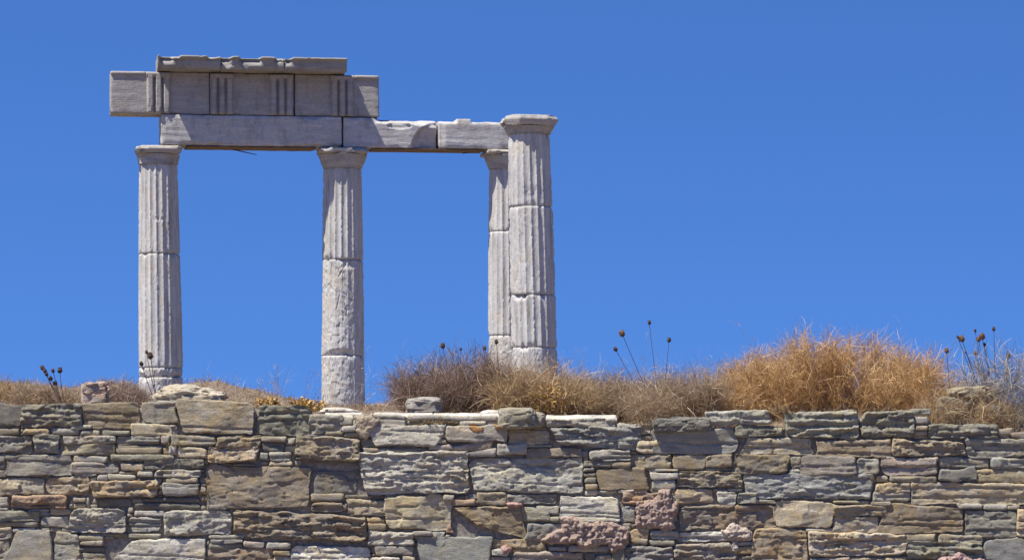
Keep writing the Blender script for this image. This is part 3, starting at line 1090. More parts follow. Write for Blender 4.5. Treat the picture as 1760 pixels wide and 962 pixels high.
def column(u_top, u_bot, Z, drums, neck_v, cap_z, w_neck, w_base, v_base, abacus_w, seed, label, echinus_chip=0.02, abacus_h=0.125, abacus_over=0.0, chips=0.05, taper=0.0, cut=0.0, chamf=0.0):
    """drums: list of dict(top, bot (photo rows), options); rows are read at the axis"""
    S = Z / F
    x_of = lambda v: ((u_top + (u_bot - u_top) * (v - neck_v) / (v_base - neck_v)) - UC) * S
    r_of = lambda v: 0.5 * S * (w_neck + (w_base - w_neck) * ((v - neck_v) / (v_base - neck_v)) ** 0.85)
    z_of = lambda v: EYE + (VH - v) * S
    x0 = x_of(v_base)
    z0 = z_of(v_base) - 0.45
    root = empty('marble_column', (x0, Z, z0), label, 'column', 'standing marble columns'); root['kind'] = 'thing'
    n = len(drums)
    for i, d in enumerate(drums):
        vt, vb = d.pop('top'), d.pop('bot')
        zt = z_of(vt) - z0; zb = z_of(vb) - z0 if i < n - 1 else 0.0
        vbb = vb if i < n - 1 else v_base
        rt, rb = r_of(max(vt, neck_v)) * d.pop('kt', 1.0), r_of(vbb) * d.pop('kb', 1.0)
        me = drum_mesh(zb, zt, rb, rt, seed + 31 * i, x_of(vbb) - x0, x_of(vt) - x0, **d)
        o = link('drum', me, M_DRUM, root)
    zn = z_of(neck_v) - z0; zc = EYE + cap_z - z0
    xc = x_of(neck_v - 15) - x0
    # echinus: turned flare, worn
    za = zc - abacus_h
    rn, re = r_of(neck_v), abacus_w * 0.5 * 0.98 - taper * 0.9
    nth, nz = 120, 26
    th = np.linspace(0, 2 * math.pi, nth, endpoint=False); t = np.linspace(0, 1, nz)
    TH, T = np.meshgrid(th, t)
    R = rn + (re - rn) * (0.82 * T + 0.18 * T ** 0.5)
    R = R + 0.008 * np.exp(-((T - 0.04) / 0.04) ** 2)
    R = R + 0.010 * fbm(np.cos(TH) * 3, np.sin(TH) * 3, T * 2, seed + 91, 4) - echinus_chip * sstep(0.1, 0.5, fbm(np.cos(TH) * 2, np.sin(TH) * 2, T * 1.5, seed + 95, 3)) * T
    Vv = np.stack([R * np.cos(TH) + xc, R * np.sin(TH), zn - 0.004 + T * (za - zn + 0.006)], -1).reshape(-1, 3)
    k = np.arange(nth); k2 = (k + 1) % nth
    n0 = len(Vv); Vv = np.concatenate([Vv, [[xc, 0, zn - 0.004]], [[xc, 0, za + 0.002]]])
    caps = np.concatenate([np.stack([k2, k, np.full(nth, n0)], -1), np.stack([(nz - 1) * nth + k, (nz - 1) * nth + k2, np.full(nth, n0 + 1)], -1)])
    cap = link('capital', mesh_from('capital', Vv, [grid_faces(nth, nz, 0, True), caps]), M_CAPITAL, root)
    Q, Ff = rough_box(abacus_w, abacus_w, abacus_h, 0.018, seed + 97, 0.012, chips, 0.006, 0.10, thr=-0.05, cf=3.0)
    if cut:
        ss = np.abs(Q[:, 0]) + np.abs(Q[:, 1]); lim = cut * abacus_w / 2 * (1 + 0.08 * fbm(Q[:, 0] * 3, Q[:, 1] * 3, Q[:, 2] * 3, seed, 2))
        ex = np.clip(ss - lim, 0, 1) * 0.5
        Q[:, 0] -= np.sign(Q[:, 0]) * ex; Q[:, 1] -= np.sign(Q[:, 1]) * ex
    if chamf:
        tc_ = sstep(0.05, 0.5, Q[:, 2] / abacus_h) * chamf * (1 + 0.7 * fbm(Q[:, 0] * 5, Q[:, 1] * 5, 0 * Q[:, 2], seed + 3, 3))
        Q[:, 0] *= 1 - 2 * tc_ / abacus_w; Q[:, 1] *= 1 - 2 * tc_ / abacus_w
    tz_ = np.clip(0.5 - Q[:, 2] / abacus_h, 0, 1) * taper
    Q[:, 0] *= 1 - 2 * tz_ / abacus_w; Q[:, 1] *= 1 - 2 * tz_ / abacus_w
    ab = link('abacus', weld(mesh_from('abacus', Q, Ff)), M_CAPITAL, cap, (xc, 0, zc - abacus_h / 2))
    ab.rotation_euler = (0, 0, A_ROT)
    return root

CAPZ = 3.92 ; TILT = 0.0049
s2, x2, zc2 = axis_at(587.5)
s3, x3, zc3 = axis_at(874)
column(272, 277, ZC1, [
    dict(top=283, bot=437, wear=0.22, notches=[(0.05, 0.38, 0.10, 0.03, 0.02), (0.36, 0.38, 0.10, 0.03, 0.02)]),
    dict(top=437.5, bot=632, wear=0.12, bottom_wear=0.3),
    dict(top=632.5, bot=648, wear=1.0, chip=0.06, kt=1.01, kb=0.97),
    dict(top=648.5, bot=690, wear=0.9, chip=0.05)], 283, CAPZ, 66, 79, 690, 0.735, 500,
    'fluted marble column carrying the outer end of the entablature beside a pinkish block', chips=0.075, taper=0.045, cut=1.7, chamf=0.03)
column(588.5, 590, zc2, [
    dict(top=290, bot=447, wear=0.15),
    dict(top=447.5, bot=611, wear=0.72, cracks=[[(0.35, 0.99), (-0.15, 0.82)], [(-0.95, 0.70), (-0.7, 0.74), (-0.35, 0.66)], [(-0.1, 0.62), (-0.25, 0.48)]], chip=0.05, notches=[(-0.05, 0.0, 0.55, 0.075, 0.075), (0.35, 0.98, 0.30, 0.10, 0.03)]),
    dict(top=611.5, bot=700, wear=1.0, chip=0.05)], 290, CAPZ + TILT * s2, 66, 78, 700, 0.775, 620,
    'marble column under the joint of two architrave blocks, its second drum worn smooth', chips=0.035, abacus_h=0.095, taper=0.005)
column(873, 877, zc3, [
    dict(top=291, bot=399, wear=0.15),
    dict(top=399.5, bot=577, wear=0.2),
    dict(top=577.5, bot=690, wear=0.9)], 291, CAPZ + TILT * s3, 65, 77, 690, 0.76, 740,
    'marble column half hidden behind the taller free-standing column', chips=0.04, abacus_h=0.08)
ZC4 = 35.2
column(909, 919.5, ZC4, [
    dict(top=231, bot=356, wear=0.35, notches=[(0.0, 0.06, 0.35, 0.20, 0.02)]),
    dict(top=356.5, bot=507, wear=0.35, chip=0.02),
    dict(top=507.5, bot=597, wear=0.35, chip=0.05, notches=[(-0.75, 1.0, 0.38, 0.06, 0.05)]),
    dict(top=597.5, bot=680, wear=1.0, kt=1.0, kb=1.04)], 231, 3.945, 73, 80, 640, 0.79, 860,
    'free-standing fluted column with a bare capital, carrying no beam', abacus_h=0.15, chips=0.11, taper=0.05, cut=1.55, chamf=0.055)

# ------------------------------------------------------------------ entablature
e_s = Vector((math.cos(A_ROT), math.sin(A_ROT), TILT)).normalized()
e_n = Vector((-math.sin(A_ROT), math.cos(A_ROT), 0))
e_z = e_s.cross(e_n)
O = Vector((X1, ZC1, EYE + CAPZ))
FRAME = Matrix(((e_s.x, e_n.x, e_z.x, O.x), (e_s.y, e_n.y, e_z.y, O.y), (e_s.z, e_n.z, e_z.z, O.z), (0, 0, 0, 1)))
def s_at(u, off):
    k_ = (u - UC) / F
    ox, oy = O.x + off * e_n.x, O.y + off * e_n.y
    return (k_ * oy - ox) / (e_s.x - k_ * e_s.y)
FR = -0.28                      # front plane of the beams
def block(name, s0, s1, n0, n1, z0, z1, seed, parent=None, mat=None, cell=0.03, **kw):
    Q, Ff = rough_box(s1 - s0, n1 - n0, z1 - z0, cell, seed, **kw)
    o = link(name, weld(mesh_from(name, Q, Ff)), mat or M_BLOCK)
    o.matrix_world = FRAME @ Matrix.Translation(((s0 + s1) / 2, (n0 + n1) / 2, (z0 + z1) / 2))
    return o
Z_A, Z_F, Z_C = 0.462, 1.090, 1.29
sA0, sA1 = s_at(276, FR), s_at(588.3, FR)
tag(block('architrave_block', sA0, sA1, FR, 0.28, 0.0, Z_A, 11, strata=0.006, chip=0.025, bevel=0.010, cell=0.022), 'long intact marble architrave block below the frieze, spanning the first two columns', 'marble block', 'architrave blocks')
sB0, sB1 = s_at(590, FR), s_at(754, FR)
def shapeB(Q, Pp):
    # the front top edge split away in a rough slope, a curved break at the lower end
    x, y, z = Q.T
    hx = (sB1 - sB0) / 2
    Q[:, 0] += sstep(hx - 0.15, hx, x) * (0.022 * fbm(z * 5, 0 * z + 2, 0 * z, 90, 3) - 0.012)
    fw = sstep(0.0, -0.27, y)
    on = sstep(-hx + 0.42, -hx + 0.60, x)
    zc = 0.13 + 0.035 * fbm(x * 3.5, 0 * x, 0 * x, 78, 3) - 0.05 * sstep(hx - 0.5, hx, x)
    sl = np.clip((z - zc) / (0.235 - zc), 0, 1) * on
    Q[:, 1] += fw * (0.17 * sl + 0.02 * sl * fbm(x * 9, y * 9, z * 9, 79, 3))
    Q[:, 2] -= sl * (0.020 + 0.03 * np.clip(fbm(x * 5, y * 5, 0 * z, 80, 3), 0, 1))
    dd = np.hypot((x - hx) / 0.42, (z + 0.27) / 0.44)
    Q[:, 1] += 0.19 * np.sqrt(np.clip(1 - dd, 0, 1)) * sstep(0.0, -0.27, y)
    hole = np.hypot((x - (-hx + 0.85)) / 0.20, (z - 0.11) / 0.05)
    Q[:, 1] += sstep(1.0, 0.8, hole) * 0.03 * sstep(-0.1, -0.24, y)
    return Q
tag(block('architrave_block', sB0, sB1, FR, 0.28, 0.0, Z_A - 0.006, 12, shape=shapeB, strata=0.004, chip=0.03, cell=0.016), 'marble architrave block with a chipped top and a curved break at its end', 'marble block', 'architrave blocks')
sC0, sC1 = s_at(756, FR), s_at(893, FR)
def shapeC(Q, Pp):
    x, y, z = Q.T
    hx = (sC1 - sC0) / 2
    Q[:, 0] += sstep(-hx + 0.15, -hx, x) * (0.022 * fbm(z * 5, 0 * z + 2, 0 * z, 90, 3) - 0.012)
    fw = sstep(0.0, -0.27, y)
    keep = sstep(0.10, 0.13, np.abs(x - (-hx + 0.37)))      # one bit of the old edge still stands
    zc = 0.155 + 0.03 * fbm(x * 4, 0 * x, 0 * x, 88, 3)
    sl = np.clip((z - zc) / (0.23 - zc), 0, 1) * keep
    Q[:, 1] += fw * 0.12 * sl
    Q[:, 2] -= sl * (0.030 + 0.02 * np.clip(fbm(x * 6, y * 6, 0 * z, 89, 3), 0, 1))
    dd = np.hypot((x + hx) / 0.10, (z + 0.1) / 0.5)
    Q[:, 1] += 0.03 * sstep(1, 0.3, dd) * fw
    return Q
tag(block('architrave_block', sC0, sC1, FR, 0.28, 0.0, Z_A - 0.006, 13, shape=shapeC, strata=0.004, chip=0.04, cell=0.018), 'short marble architrave block reaching the half hidden column', 'marble block', 'architrave blocks')

def triglyph(s0, s1, z0, z1, parent, seed):
    w = s1 - s0; h = z1 - z0
    prof = []
    nw = 61
    xx = np.linspace(-w / 2, w / 2, nw)
    f = (xx / w + 0.5) * 3
    loc = np.abs((f % 1.0) - 0.5) * 2            # 0 centre of bar .. 1 groove
    dep = np.clip((loc - 0.52) / 0.48, 0, 1) * 0.070
    nz = 34
    zz = np.linspace(0, h, nz)
    Xg, Zg = np.meshgrid(xx, zz)
    D_ = np.broadcast_to(dep, Xg.shape) * sstep(h - 0.055, h - 0.095, Zg) * sstep(0.0, 0.03, Zg + 0.02)
    D_ = D_ + 0.010 * np.clip(fbm(Xg * 9, Zg * 7, 0, seed, 4), -0.2, 1) + 0.012 * sstep(0.15, 0.5, fbm(Xg * 6, Zg * 4, 3, seed + 1, 3)) * (loc[None, :] > 0.3)
    Y = -0.034 + D_
    edge = np.minimum(np.minimum(Xg + w / 2, w / 2 - Xg), np.minimum(Zg, h - Zg))
    Y = np.where(edge < 1e-6, 0.045, Y)
    V = np.stack([Xg, Y, Zg], -1).reshape(-1, 3)
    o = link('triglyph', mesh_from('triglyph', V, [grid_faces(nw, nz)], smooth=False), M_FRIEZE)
    o.parent = parent
    o.matrix_parent_inverse = parent.matrix_world.inverted()
    o.matrix_world = FRAME @ Matrix.Translation(((s0 + s1) / 2, FR, z0))
    return o
def frieze(u0, u1, trigs, seed, label, band=True, setback=0.0, **kw):
    s0, s1 = s_at(u0, FR), s_at(u1, FR)
    root = empty('frieze_block', FRAME @ Vector(((s0 + s1) / 2, 0, Z_A)), label, 'marble block', 'frieze blocks')
    bpy.context.view_layer.update()
    def put(o):
        mw = o.matrix_world.copy(); o.parent = root; o.matrix_parent_inverse = root.matrix_world.inverted(); o.matrix_world = mw
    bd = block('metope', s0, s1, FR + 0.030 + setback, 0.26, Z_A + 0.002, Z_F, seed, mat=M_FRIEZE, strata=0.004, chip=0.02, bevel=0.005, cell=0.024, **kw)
    put(bd)
    for a, b in trigs:
        triglyph(s_at(a, FR), s_at(b, FR), Z_A + 0.004, Z_F - 0.004, root, seed + int(a))
    if band:
        for a, b in band:
            g = block('fascia', s_at(a, FR), s_at(b, FR), FR + 0.008, FR + 0.06, Z_F - 0.060, Z_F - 0.003, seed + 3, mat=M_FRIEZE, cell=0.02, bevel=0.004, chip=0.015, amp=0.002, edge=0.02)
            put(g)
    return root
frieze(190, 361.1, [(252, 294)], 21, 'marble frieze block jutting out past the end of the architrave', [(191, 251)])
frieze(361.2, 506, [(362, 402), (464, 505)], 22, 'middle marble frieze block with a triglyph at each end', False)
frieze(507.4, 653, [(569, 609)], 23, 'marble frieze block whose end overhangs the chipped architrave block', [(611, 652)], setback=0.008)

def cornice(u0, u1, seed, label, lips=(), gouges=()):
    """projecting geison: bed, soffit sloping down to the drip, front face, low lip; extruded along the beam"""
    FC = -0.60
    s0, s1 = s_at(u0, FC), s_at(u1, FC)
    L = s1 - s0
    prof = [(0.20, 1.092), (FR - 0.02, 1.092), (FR - 0.035, 1.118), (-0.53, 1.106), (-0.545, 1.085), (-0.575, 1.085), (-0.578, 1.120), (FC + 0.004, 1.135), (FC, 1.245), (FC - 0.050, 1.256), (FC - 0.050, 1.286), (0.20, 1.300)]
    pts = []
    for i in range(len(prof)):
        a = np.array(prof[i]); b = np.array(prof[(i + 1) % len(prof)])
        n = max(1, int(np.linalg.norm(b - a) / 0.022))
        for j in range(n): pts.append(a + (b - a) * j / n)
    pts = np.array(pts); m = len(pts)
    ns = int(L / 0.022) + 2
    sg = np.linspace(0, L, ns)
    S, K = np.meshgrid(sg, np.arange(m), indexing='ij')
    Y = pts[K, 0].copy(); Z = pts[K, 1].copy()
    front = sstep(-0.42, -0.60, Y)
    c = fbm(S * 5 + seed, Y * 3, Z * 8, seed, 4)
    Y = Y + front * (0.006 * fbm(S * 9, Y * 9, Z * 14, seed + 1, 3) + 0.045 * sstep(0.22, 0.6, c))
    Z = Z + 0.004 * fbm(S * 7, Y * 7, Z * 9, seed + 2, 3)
    for (g0, g1, zc, wz_, dp) in gouges:       # breaks of the front face, cut back like split stone
        t = (S / L - g0) / (g1 - g0)
        tri = np.clip(np.minimum(t / 0.12, (1 - t) / 0.5), 0, 1)
        g = tri * sstep(wz_, wz_ * 0.6, np.abs(Z - zc) + 0.02 * c) * front
        Y = Y + dp * g * (1.0 + 0.9 * (Z - zc) / wz_)
        Z = Z - 0.03 * g * sstep(1.22, 1.27, Z)
    for (g0, g1) in lips:
        t = S / L
        g = sstep(g0 - 0.015, g0 + 0.015, t + 0.03 * c) * sstep(g1 + 0.02, g1 - 0.02, t + 0.05 * c) * sstep(1.16, 1.25, Z) * sstep(-0.35, -0.62, Y)
        Y = Y + g * (0.085 + 0.02 * c); Z = Z - g * 0.022 * sstep(1.25, 1.28, Z)
    lipchip = sstep(0.15, 0.5, fbm(S * 7 + 9, Y * 2, 0 * Z, seed + 6, 3)) * sstep(1.23, 1.27, Z) * front
    Y += 0.03 * lipchip; Z -= 0.035 * lipchip
    V = np.stack([S - L / 2, Y, Z], -1).reshape(-1, 3)
    V = V - np.array([0, 0, 0])
    f = []
    k = np.arange(m); k2 = (k + 1) % m
    for i in range(ns - 1):
        f.append(np.stack([i * m + k, i * m + k2, (i + 1) * m + k2, (i + 1) * m + k], -1))
    f = np.concatenate(f)[:, ::-1]
    me = mesh_from('cornice_slab', V, [f], smooth=False)
    import bmesh
    bm = bmesh.new(); bm.from_mesh(me); bm.verts.ensure_lookup_table()
    for base, rev in ((0, True), ((ns - 1) * m, False)):
        vs = [bm.verts[base + i] for i in range(m)]
        if not rev: vs = vs[::-1]
        try:
            fc = bm.faces.new(vs[::-1])
        except ValueError: pass
    bmesh.ops.recalc_face_normals(bm, faces=bm.faces)
    bm.to_mesh(me); bm.free()
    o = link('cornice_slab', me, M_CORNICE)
    o.matrix_world = FRAME @ Matrix.Translation((s0 + L / 2, 0, 0))
    return tag(o, label, 'marble slab', 'cornice slabs', 'thing')
cornice(272, 380, 41, 'marble cornice slab over the jutting frieze block', [(0.03, 0.24)])
cornice(380.8, 489.5, 42, 'broken marble cornice slab between the two whole ones', [(0.0, 0.16), (0.30, 0.60)])
cornice(490.3, 597, 43, 'marble cornice slab over the overhanging frieze block with a notched corner', [(-0.1, 0.09)])

# iron rod under the beam
def tube(pts, radii, nseg=6):
    pts = np.asarray(pts, float); V, F_ = [], []
    n = len(pts)
    for i in range(n):
        d = pts[min(i + 1, n - 1)] - pts[max(i - 1, 0)]
        d = d / (np.linalg.norm(d) + 1e-9)
        a = np.cross(d, [0.3, 0.9, 0.2]); a /= np.linalg.norm(a) + 1e-9; b = np.cross(d, a)
        for j in range(nseg):
            t_ = 2 * math.pi * j / nseg
            V.append(pts[i] + radii[i] * (math.cos(t_) * a + math.sin(t_) * b))
    return np.array(V), grid_faces(nseg, n, 0, True)
M_IRON = plain_material('rusty_iron', (0.05, 0.035, 0.03))
def rod(name, u0, v0, u1, v1, label):
    pa = FRAME @ Vector((s_at(u0, 0.1), 0.1, -0.002)); pb = P(u1, v1, pa.y - 0.05)
    V, f = tube([(0, 0, 0.01), tuple((pb - pa) * 0.5), tuple(pb - pa)], [0.009, 0.008, 0.005])
    o = link(name, mesh_from(name, V, [f]), M_IRON, None, pa)
    tag(o, label, 'rod')
def plate(u0, u1, label, seed):  # added strip standing in for the beam's warm brown underside
    s0, s1 = s_at(u0, 0.0), s_at(u1, 0.0)
    o = block('underside_strip', s0, s1, FR + 0.02, 0.25, -0.016, -0.002, seed, mat=M_UNDERSIDE, cell=0.03, bevel=0.002, chip=0.01, amp=0.004, edge=0.02)
    tag(o, label, 'added strip', 'strips added for the warm architrave underside', 'thing')
M_UNDERSIDE = plain_material('warm_underside', (0.17, 0.115, 0.08), 0.9, 12)  # warm bounce light on the underside put into the colour, with a rusty stain
plate(318, 541, 'added thin strip coloured as the warm-lit, rusty-stained underside of the intact architrave block', 61)
plate(635, 829, 'added thin strip coloured as the warm-lit, rusty-stained underside of the two shorter architrave blocks', 62)
rod('iron_rod', 392, 257, 441, 266, 'thin dark iron rod poking out under the intact architrave block')
rod('iron_rod', 812, 259, 795, 264, 'short dark iron rod under the short architrave block')

# ------------------------------------------------------------------ dry plants
def strands(start, dirs, length, width, nseg=4, curl=0.25, droop=0.0, seed=0, taper=0.35):
    """ribbons: start (n,3), dirs (n,3), length (n,), width (n,). returns V, F, rnd, and sample points (n,nseg+1,3)"""
    g = np.random.default_rng(seed)
    n = len(start)
    d = dirs / (np.linalg.norm(dirs, axis=1, keepdims=True) + 1e-9)
    bend = g.normal(size=(n, 3)); bend -= (bend * d).sum(1, keepdims=True) * d
    p = start.copy(); pts = [p.copy()]
    step = length / nseg
    for i in range(nseg):
        dd = d + curl * bend * ((i + 0.5) / nseg) + np.array([0, 0, -droop]) * ((i + 1) / nseg) ** 1.5 + 0.10 * g.normal(size=(n, 3))
        dd /= np.linalg.norm(dd, axis=1, keepdims=True)
        p = p + dd * step[:, None]; pts.append(p.copy())
    pts = np.stack(pts, 1)
    side = np.cross(d, g.normal(size=(n, 3))); side /= np.linalg.norm(side, axis=1, keepdims=True) + 1e-9
    tw = np.linspace(1, taper, nseg + 1)
    off = side[:, None, :] * (width[:, None] * tw[None, :] * 0.5)[..., None]
    V = np.stack([pts - off, pts + off], 2).reshape(n, (nseg + 1) * 2, 3)
    base = (np.arange(n) * (nseg + 1) * 2)[:, None]
    k = np.arange(nseg)[None, :] * 2
    f = np.stack([base + k, base + k + 1, base + k + 3, base + k + 2], -1).reshape(-1, 4)
    rnd = np.repeat(g.random(n), (nseg + 1) * 2)
    return V.reshape(-1, 3), f, rnd, pts

def plant_mesh(name, parts):
    Vs, Fs, R, n = [], [], [], 0
    for V, f, r in parts:
        Vs.append(V); Fs.append(f + n); R.append(r); n += len(V)
    V = np.concatenate(Vs)
    me = mesh_from(name, V, [np.concatenate(Fs)], smooth=False)
    at = me.attributes.new('rnd', 'FLOAT', 'POINT')
    at.data.foreach_set('value', np.concatenate(R).astype(np.float32))
    return me

def pick(pts, n, g, lo=0.25, hi=1.0):
    i = g.integers(0, pts.shape[0], n)
    t = g.uniform(lo, hi, n) * (pts.shape[1] - 1)
    a = np.clip(np.floor(t).astype(int), 0, pts.shape[1] - 2); f = (t - a)[:, None]
    p = pts[i, a] * (1 - f) + pts[i, a + 1] * f
    d = pts[i, a + 1] - pts[i, a]
    return p, d / (np.linalg.norm(d, axis=1, keepdims=True) + 1e-9)

def shrub(name, u0, u1, v_top, v_base, Z, depth, mat, seed, label, cat='shrub', n1=260, n2=2600, n3=12000, w=(0.006, 0.004, 0.003), upright=0.5, stalks=60, stalk_h=0.25, group=None, twl=(0.10, 0.22), tangle=0.9, prof=None, stalk_mat=None):
    """dense dome of dry twigs: main stems from the ground, side twigs on them, fine twigs on those"""
    g = np.random.default_rng(seed)
    base = P((u0 + u1) / 2, v_base, Z)
    zb = float(terrain(base.x, Z)) - 0.02
    hw = (u1 - u0) / 2 * Z / F; hh = EYE + (VH - v_top) * Z / F - zb
    root = empty(name, (base.x, Z, zb), label, cat, group)
    # stems fan out from several crowns so that the dome is full from edge to edge
    nc = max(8, int(hw * 16)); cx0 = np.linspace(-1, 1, nc) + g.uniform(-0.12, 0.12, nc); cy0 = g.uniform(-1, 1, nc); ch = g.uniform(0.74, 1.06, nc); cl = g.normal(0, 0.22, nc)
    ci = g.integers(0, nc, n1)
    x0 = np.clip(cx0[ci] + g.normal(0, 0.16, n1), -1, 1); y0 = np.clip(cy0[ci] + g.normal(0, 0.25, n1), -1, 1)
    p0 = np.stack([x0 * hw * 0.75, y0 * depth * 0.4, np.zeros(n1)], -1)
    wxp = base.x + p0[:, 0]; wyp = Z + p0[:, 1]
    p0[:, 2] = terrain(wxp, np.maximum(wyp, 26.15)) - zb - 0.03
    if prof is None:
        env = np.sqrt(np.clip(1 - np.abs(x0 * 0.80) ** 2.2, 0.05, 1))
    else:
        env = np.interp(x0 * 0.85, *prof)
    env = env * ch[ci] * g.uniform(0.75, 1.05, n1) * np.sqrt(np.clip(1 - (y0 * 0.6) ** 2, 0.1, 1))
    d = np.stack([x0 * 0.5 + cl[ci] + g.normal(0, 0.24, n1), y0 * 0.35 + g.normal(0, 0.28, n1), np.full(n1, 1.0)], -1)
    ln = env * hh * 0.92
    V1, F1, R1, pts1 = strands(p0, d, ln, np.full(n1, w[0]), 6, 0.25, 0.0, seed + 1)
    s2_, d2 = pick(pts1, n2, g, 0.05, 1.0)
    r2 = g.normal(size=(n2, 3)); r2[:, 2] = np.abs(r2[:, 2]) * 0.4 + upright * 0.3
    V2, F2, R2, pts2 = strands(s2_, d2 * 0.7 + r2 * 0.6, g.uniform(0.6, 1.2, n2) * twl[1] * 1.4, np.full(n2, w[1]), 4, 0.35, 0.05, seed + 2)
    s3_, d3 = pick(pts2, n3, g, 0.1, 1.0)
    r3 = g.normal(size=(n3, 3)); r3[:, 2] += upright * 0.5
    V3, F3, R3, _ = strands(s3_, d3 * (1 - tangle * 0.5) + r3 * tangle, g.uniform(twl[0], twl[1], n3), np.full(n3, w[2]), 3, 0.45, 0.1, seed + 3)
    V3[:, 2] = np.maximum(V3[:, 2], -0.05); V2[:, 2] = np.maximum(V2[:, 2], -0.05)
    tag(link('stems', plant_mesh('stems', [(V1, F1, R1), (V2, F2, R2)]), mat, root), kind='stuff')
    nx_ = n3 // 14
    sx_, dx_ = pick(pts2, nx_, g, 0.0, 1.0)
    V6, F6, R6, _ = strands(sx_, dx_ * 0.5 + g.normal(size=(nx_, 3)), g.uniform(twl[0], twl[1] * 1.5, nx_), np.full(nx_, w[2] * 2.2), 3, 0.4, 0.1, seed + 8)
    tag(link('twigs', plant_mesh('twigs', [(V3, F3, R3), (V6, F6, np.clip(R6 + 0.3, 0, 1))]), mat, root), kind='stuff')
    if stalks:
        top, dt = pick(pts1, stalks, g, 0.75, 1.0)
        rs_ = g.normal(size=(stalks, 3)) * np.array([0.28, 0.28, 0.1]) + np.array([0, 0, 1.0])
        V4, F4, R4, pts4 = strands(top, rs_, g.uniform(0.4, 1.0, stalks) * stalk_h * 1.3, np.full(stalks, w[2] * 1.0), 5, 0.2, 0.0, seed + 4)
        nb = stalks * 4
        s5, d5 = pick(pts4, nb, g, 0.35, 1.0)
        V5, F5, R5, _ = strands(s5, d5 + g.normal(size=(nb, 3)) * 0.5, g.uniform(0.03, 0.09, nb), np.full(nb, w[2] * 0.9), 2, 0.3, 0, seed + 5)
        tag(link('stalks', plant_mesh('stalks', [(V4, F4, R4), (V5, F5, R5)]), stalk_mat or mat, root), kind='stuff')
    return root

M_ORANGE = straw_material('orange_dry_twigs', (0.30, 0.165, 0.06), (0.54, 0.33, 0.135), (0.73, 0.54, 0.31))
M_BROWN = straw_material('brown_dry_twigs', (0.10, 0.065, 0.05), (0.25, 0.165, 0.12), (0.50, 0.39, 0.29))
M_TAN = straw_material('tan_dry_twigs', (0.20, 0.12, 0.055), (0.42, 0.28, 0.14), (0.60, 0.47, 0.30))
M_DRY = straw_material('brown_tan_dry_twigs', (0.17, 0.11, 0.065), (0.38, 0.27, 0.165), (0.60, 0.48, 0.34))
M_GREY = straw_material('grey_dry_twigs', (0.13, 0.11, 0.095), (0.31, 0.275, 0.24), (0.52, 0.475, 0.42), 0.1)
M_STALK = straw_material('thin_stalks', (0.16, 0.12, 0.11), (0.34, 0.26, 0.20), (0.55, 0.44, 0.34))
M_YELLOW = straw_material('yellow_dry_leaves', (0.30, 0.17, 0.05), (0.50, 0.32, 0.10), (0.62, 0.46, 0.22))

shrub('dry_shrub', 1222, 1655, 566, 712, 27.9, 1.5, M_ORANGE, 71, 'large dense orange-brown dry shrub mounded behind the wall', n1=520, n2=7000, n3=42000, stalks=170, stalk_h=0.20, upright=1.3, tangle=0.72, twl=(0.06, 0.17), stalk_mat=M_STALK, w=(0.006, 0.0042, 0.0034),
      prof=([-1, -0.8, -0.5, -0.1, 0.3, 0.7, 0.9, 1], [0.45, 0.66, 0.92, 1.0, 0.96, 0.80, 0.62, 0.4]))
shrub('dry_shrub', 692, 872, 602, 716, 27.6, 0.9, M_BROWN, 72, 'dark brown dry shrub with upright stems beside the half hidden column', n1=260, n2=2600, n3=10000, stalks=70, stalk_h=0.16, upright=1.4, tangle=0.7, w=(0.007, 0.005, 0.0038),
      prof=([-1, -0.6, -0.1, 0.3, 0.7, 1], [0.35, 0.75, 1.0, 0.95, 0.8, 0.6]))
shrub('dry_shrub', 845, 1000, 628, 718, 27.4, 0.8, M_TAN, 73, 'straw yellow dry shrub covering the foot of the free-standing column', n1=160, n2=1800, n3=9000, stalks=40, stalk_h=0.2, w=(0.006, 0.0045, 0.0036))
shrub('dry_shrub', 955, 1130, 646, 724, 27.5, 1.0, M_DRY, 74, 'tangled tan-brown dry shrub to the side of the free-standing column', n1=220, n2=2600, n3=12000, stalks=60, stalk_h=0.2, stalk_mat=M_STALK, tangle=1.0)
shrub('dry_shrub', 1085, 1262, 640, 726, 27.6, 1.0, M_DRY, 75, 'tangled tan-brown dry shrub against the big orange-brown one', n1=220, n2=2600, n3=12000, stalks=60, stalk_h=0.2, stalk_mat=M_STALK, tangle=1.0)
shrub('twiggy_shrub', 1664, 1812, 588, 745, 27.2, 0.9, M_GREY, 76, 'leafless grey twiggy shrub beside the rubble heap', n1=120, n2=1300, n3=4200, stalks=30, stalk_h=0.18, w=(0.009, 0.0055, 0.0036), twl=(0.10, 0.22), upright=1.0, tangle=0.8)
shrub('dry_shrub', 1588, 1735, 676, 745, 26.5, 0.25, M_TAN, 77, 'small sparse straw plant growing before the rubble heap', n1=70, n2=420, n3=1300, stalks=0)
shrub('low_shrub', -60, 60, 659, 700, 28.2, 0.9, M_TAN, 78, 'low straw-coloured dry cushion plant on the wall end far from the shrubs', n1=120, n2=1500, n3=7000, stalks=20, stalk_h=0.1, twl=(0.05, 0.12))
shrub('low_shrub', 30, 140, 664, 700, 28.0, 0.8, M_DRY, 79, 'low brown dry cushion plant beside the pinkish block', n1=120, n2=1500, n3=7000, stalks=20, stalk_h=0.1, twl=(0.05, 0.12))
shrub('low_shrub', 180, 250, 655, 700, 29.0, 0.8, M_BROWN, 80, 'low brown dry plant between the pinkish block and the first column', n1=90, n2=1000, n3=4500, stalks=14, stalk_h=0.15, twl=(0.05, 0.12))

